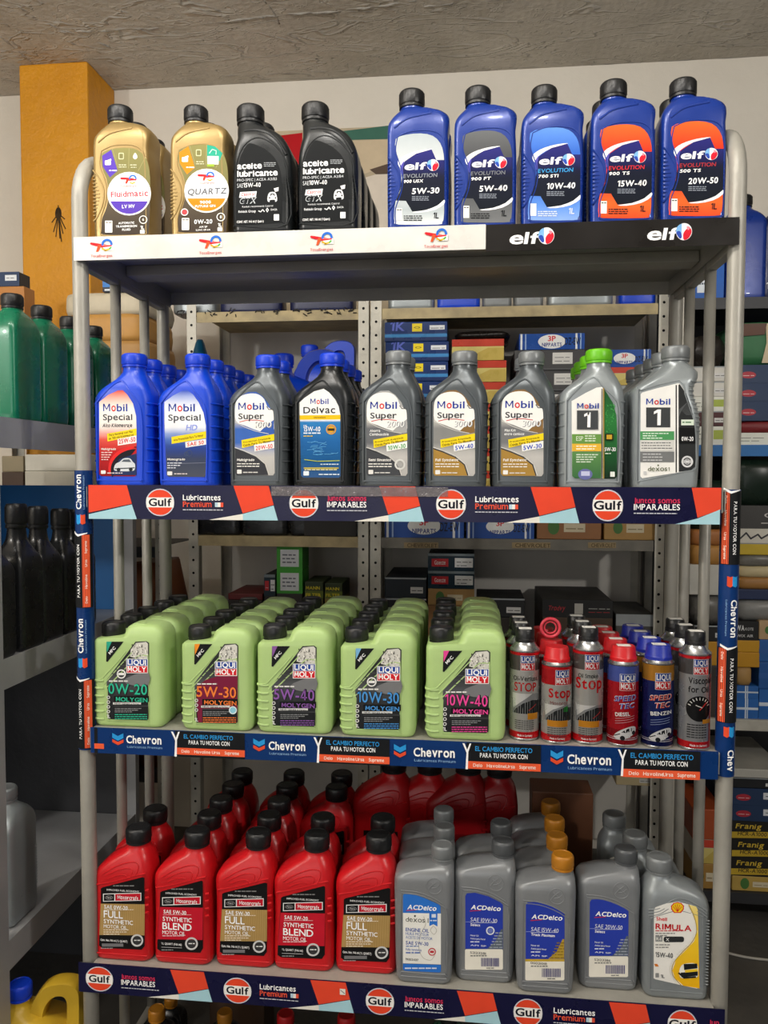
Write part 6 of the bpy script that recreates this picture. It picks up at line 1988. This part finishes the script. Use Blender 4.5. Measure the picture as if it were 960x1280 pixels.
# jugs on the decks behind
G_D = 'jugs on the slotted shelving decks'
for x0, x1, c, lb in ((240, 298, P_SBLACK, 'dark jug on the middle deck above the green boxes, first of three'), (300, 358, P_SBLACK, 'dark jug on the middle deck above the green boxes, second of three'), (360, 416, P_SBLACK, 'dark jug on the middle deck above the green boxes, third of three'), (424, 447, P_MSIL, 'silver can on the middle deck beside the slotted upright')):
    a_, b_ = onY(x0, 672, YQ).x, onY(x1, 672, YQ).x
    ks = (b_ - a_) / 0.106
    plain('S', ((a_ + b_) / 2, YQ + 0.05, ZB[1] + .0005), ks, c, BLACKCAP, lb, 'jug', G_D, 0, 'oil_jug').scale = (ks, 0.95, 0.45)
TG = P_MSIL
for x0, x1, c, lb in ((213, 266, P_MSIL, 'silver jug on the upper deck beside the yellowed edge'), (272, 350, P_NAVY, 'navy jug on the upper deck, first of two'), (360, 440, P_NAVY, 'navy jug on the upper deck, second of two'), (484, 542, P_MSIL, 'silver jug on the upper deck right of the slotted uprights'), (546, 600, P_MBLUE, 'blue jug on the upper deck between silver ones'),
                      (603, 640, P_GCAP, 'grey round can on the upper deck, first of two'), (643, 680, P_GCAP, 'grey round can on the upper deck, second of two'), (686, 768, P_MSIL, 'wide silver jug on the upper deck'), (776, 822, P_MBLUE, 'blue jug at the right end of the upper deck')):
    a_, b_ = onY(x0, 384, YQ).x, onY(x1, 384, YQ).x
    ks = (b_ - a_) / 0.106
    plain('S', ((a_ + b_) / 2, YQ + 0.06, ZB[0] + .0005), ks, c, BLACKCAP, lb, 'jug', 'jugs on the upper deck', 0, 'oil_jug').scale = (ks, 1.1, 0.6)

# ------------------------------------------------------------------ left: kraft packs behind the green bottles
YK = 0.92
zk = onY(150, 503, YK).z
sh_k = shelving('shelving_unit', 'dark shelving behind the left grey unit carrying kraft packs', [(-0.86, -0.83, 1), (-0.235, -0.205, -1)], [zk, 1.10, 0.42], YK - 0.012, YK + 0.31, zk + 0.02, False, None, [DARKSTEEL] * 3)
KR = 'kraft packs behind the green bottles'
def p_v(a):
    a.r('#1A2236', 0, 0, 100, 100); a.t('#F0F0F0', 10, 38, 16, 'V', b=2); a.r('#2E7AC8', 0, 60, 72, 84); a.m('#D8E0E8', 6, 60, 96, 8); a.m('#C8D0D8', 6, 60, 50, 6)
pile([(327, 'parts_box', 'dark blue box with white letter V on the kraft packs', '#1E2A44', p_v, {'dx': (15, -5), 'dd': -0.2}), (365, 'paper_pack', 'cream paper-wrapped pack, topmost of the kraft stack', '#C9BEA6', None, {'cat': 'pack', 'soft': 0.004, 'dx': (-40, 8)}), (392, 'paper_pack', 'yellowish kraft pack, second in the kraft stack', '#C08E48', None, {'cat': 'pack', 'soft': 0.003, 'dx': (-36, 6)}), (425, 'paper_pack', 'brown kraft pack, third in the kraft stack', '#B08448', None, {'cat': 'pack', 'soft': 0.004, 'dx': (-36, 10)}), (456, 'parts_box', 'red and dark box at the bottom of the kraft stack', '#7A2A1C', None, {'dx': (-30, -12)})], 113, 173, YK, 0.28, zk, KR)
pile([(340, 'parts_box', 'dark box with red oval at the upper left edge', '#1C1E22', p_navyoval, {'dx': (0, -6)}), (358, 'carton', 'orange-brown carton behind the green bottles at the left edge', '#B87A38', None, {'cat': 'carton'})], -18, 30, YK + 0.02, 0.06, zk, KR)
pile([(568, 'parts_box', 'white box under the grey shelf, upper of two', '#C8C4B8', None, {}), (589, 'parts_box', 'white box under the grey shelf, lower of two', '#BDB8AA', None, {}), (612, 'carton', 'tall brown carton under the white boxes', '#6A4C30', None, {'cat': 'carton'})], 31, 112, YK, 0.25, 1.10, KR)
pile([(570, 'parts_box', 'speckled box beside the white boxes under the grey shelf', '#8A7E64', None, {}), (590, 'carton', 'dark brown carton beside the white boxes', '#3E2A1C', None, {'cat': 'carton'})], 2, 29, YK, 0.25, 1.10, KR)
pile([(705, 'sack', 'orange-brown sack seen between the rack side bars', '#8A4A1E', None, {'cat': 'sack', 'soft': 0.02})], 150, 205, YK, 0.25, 0.42, KR)
carton('parts_box', 'blue box seen between the rack side bars below the third shelf', 'box', (153, 942, 165, 980), YK, 0.2, '#1E5EA8', p_bluetape, 0.4205, None, KR)

# ------------------------------------------------------------------ right: stacks beyond the right post
YP = YR0 + 0.012
GR = 'boxes on the right-hand shelving'
def o(**k): return k
pile([(300, 'parts_box', 'blue box with white labels seen past the top right hoop', '#1A5CB4', p_bluelab, {})], 868, 906, YP, 0.25, ZR[0], GR)
p = onY(926, 300, YP + .08)
plain('S', (p.x + 0.005, YP + .09, ZR[0] + .0005), (onY(926, 246, YP + .09).z - ZR[0]) / .272, P_BLUE, BLACKCAP, 'tall blue bottle with black cap right of the top hoop', 'bottle', GR)
p = onY(976, 300, YP + .08)
plain('S', (p.x, YP + .09, ZR[0] + .0005), 1.1, P_NAVY, BLACKCAP, 'navy bottle cut by the right edge of the picture', 'bottle', GR, 0, 'oil_bottle', lambda a: a.t('#F0F0F0', -.045, .03, .016, '1L', b=1))
pile([(418, 'plastic_wrap', 'dark plastic wrap on the white boxes past the right side bars', '#26221E', None, o(soft=0.012, cat='wrap', mat=GLOSSY)), (458, 'parts_box', 'white box with small label past the side bars, upper of three', '#D4D2CA', p_dark, {}), (477, 'parts_box', 'white box with small label past the side bars, middle of three', '#D8D6CE', p_dark, {}), (496, 'parts_box', 'white box with small label past the side bars, lower of three', '#CFCDC4', p_wgreen, {}), (514, 'parts_box', 'dark red box under the white boxes past the side bars', '#4A1C1E', p_dark, {}), (533, 'parts_box', 'white and green box on the blue deck past the side bars', '#D8D8CE', p_wgreen, {})], 862, 912, YP, 0.25, ZR[1], GR)
pile([(402, 'sack', 'green and cream bag on the navy boxes at the right edge', '#2E6A42', p_bag, o(soft=0.006, cat='sack', dx=(0, -6))), (456, 'parts_box', 'navy box with red oval at the right edge, upper of three', '#1C3458', p_navyoval, {}), (479, 'parts_box', 'navy box with red oval at the right edge, middle of three', '#1C3458', p_navyoval, {}), (502, 'parts_box', 'navy box with red oval at the right edge, lower of three', '#1C3458', p_navyoval, {}), (526, 'sack', 'dark red wrapped pack under the navy boxes', '#7A1E24', None, o(soft=0.006, cat='pack')), (541, 'parts_box', 'white and green box at the right edge of the blue deck', '#DCDCD2', p_wgreen, {})], 918, 992, YP, 0.28, ZR[1], GR)
pile([(600, 'sack', 'dark green wrapped bundle past the right side bars', '#1A2A20', None, o(soft=0.007, cat='sack', mat=GLOSSY)), (662, 'paper_pack', 'orange kraft pack past the side bars, upper of two', '#B07038', None, o(soft=0.004, cat='pack')), (682, 'paper_pack', 'orange kraft pack past the side bars, lower of two', '#B8843E', None, o(soft=0.004, cat='pack')), (706, 'parts_box', 'white box under the kraft packs past the side bars', '#C8C6BE', None, {}), (744, 'sack', 'grey plastic bag past the right side bars', '#6A6864', None, o(soft=0.012, cat='sack', mat=GLOSSY)), (782, 'parts_box', 'black box with white spot past the side bars', '#1A1A1C', p_dark, {}), (802, 'parts_box', 'yellow box past the side bars above the grey can', '#C8901E', None, {}), (832, 'carton', 'dark carton low past the right side bars', '#3A3430', None, o(cat='carton'))], 862, 914, YP, 0.25, ZR[2], GR)
pile([(574, 'sack', 'dark green wrapped bundle at the right edge', '#16241C', None, o(soft=0.007, cat='sack', mat=GLOSSY)), (632, 'parts_box', 'dark grey box with pale crest at the right edge', '#3C3B3A', p_emblem, {}), (661, 'parts_box', 'white box with pen scribble at the right edge', '#D8D4C8', p_scribble, {}), (679, 'parts_box', 'yellow box at the right edge under the scribbled one', '#CDB02E', p_dark, {}), (694, 'sack', 'flat grey plastic pack at the right edge', '#77756E', None, o(soft=0.004, cat='pack', mat=GLOSSY)), (708, 'paper_pack', 'cream paper pack at the right edge', '#C8B88E', None, o(soft=0.004, cat='pack')), (722, 'paper_pack', 'brown kraft pack at the right edge', '#A8783E', None, o(soft=0.004, cat='pack')), (737, 'parts_box', 'thin navy box at the right edge', '#1E2E56', None, {}), (750, 'sack', 'silver plastic bag at the right edge', '#8E8E8C', None, o(soft=0.01, cat='sack', mat=GLOSSY)), (777, 'parts_box', 'black box with white lettering at the right edge', '#121212', p_wa, o(dx=(0, -44))), (801, 'parts_box', 'yellow box right of the post, upper of two', '#CB961C', None, o(dx=(0, -42))), (816, 'parts_box', 'yellow box right of the post, lower of two', '#C48E18', None, o(dx=(0, -42))), (835, 'paper_pack', 'kraft pack between the yellow boxes and the blue taped packs', '#B08A52', None, o(soft=0.004, cat='pack', dx=(0, -48))), (858, 'parts_box', 'blue pack with white tape, upper of two', '#1E5EA8', p_bluetape, o(dx=(0, -44))), (874, 'parts_box', 'blue pack with white tape, lower of two', '#1E5EA8', p_bluetape, o(dx=(0, -44)))], 918, 992, YP, 0.3, ZR[2], GR)
pile([(776, 'parts_box', 'tan box with red mark at the right edge', '#BFA078', p_tan, {}), (800, 'parts_box', 'blue box with white band at the right edge, upper of three', '#1E5EA8', p_plain_blue, {}), (828, 'parts_box', 'blue box with white band at the right edge, middle of three', '#1C58A0', p_plain_blue, {}), (862, 'parts_box', 'blue box with white band at the right edge, lower of three', '#1A5298', p_bluetape, {})], 949, 992, YP, 0.28, ZR[2], GR)
pile([(962, 'parts_box', 'pale box with wide lid above the dark labelled box', '#B8B6AE', None, {}), (973, 'parts_box', 'dark box with white label under the pale lid', '#16181C', p_dark, {}), (986, 'parts_box', 'navy box with red oval above the black and yellow boxes, upper', '#14283E', p_navyoval, {}), (1007, 'parts_box', 'navy box with white label above the black and yellow boxes, lower', '#14283E', p_navyoval, {}), (1027, 'parts_box', 'black and yellow box, upper of three at the right edge', '#16150F', p_franig, {}), (1050, 'parts_box', 'black and yellow box, middle of three at the right edge', '#16150F', p_franig, o(dx=(3, 3))), (1073, 'parts_box', 'black and yellow box, lower of three at the right edge', '#16150F', p_franig, o(dx=(1, 0))), (1096, 'parts_box', 'tan box with green leaf mark at the right edge', '#C0A050', p_tan, o(dx=(3, -8)))], 912, 985, YP, 0.3, ZR[3], GR)
pile([(1012, 'parts_box', 'orange box past the side bars at the bottom right', '#A84A22', None, {}), (1050, 'parts_box', 'white striped box past the side bars at the bottom right', '#C8C0B0', p_redyel, {}), (1080, 'parts_box', 'tan box past the side bars at the bottom right', '#A8803E', p_tan, {})], 866, 906, YP, 0.2, ZR[3], GR)
# pale cable on the floor at the right
mb = MB(); mb.tube([onZ(x, y, 0.004) for x, y in curve([(905, 1190), (930, 1196), (960, 1200), (990, 1202)], 4)], 0.0035, 8)
cb = mb.build('cable', mat('pale_cable', '#B8B4AA', 0.5), None)
tag(cb, 'pale cable lying on the dark floor at the right', 'cable')
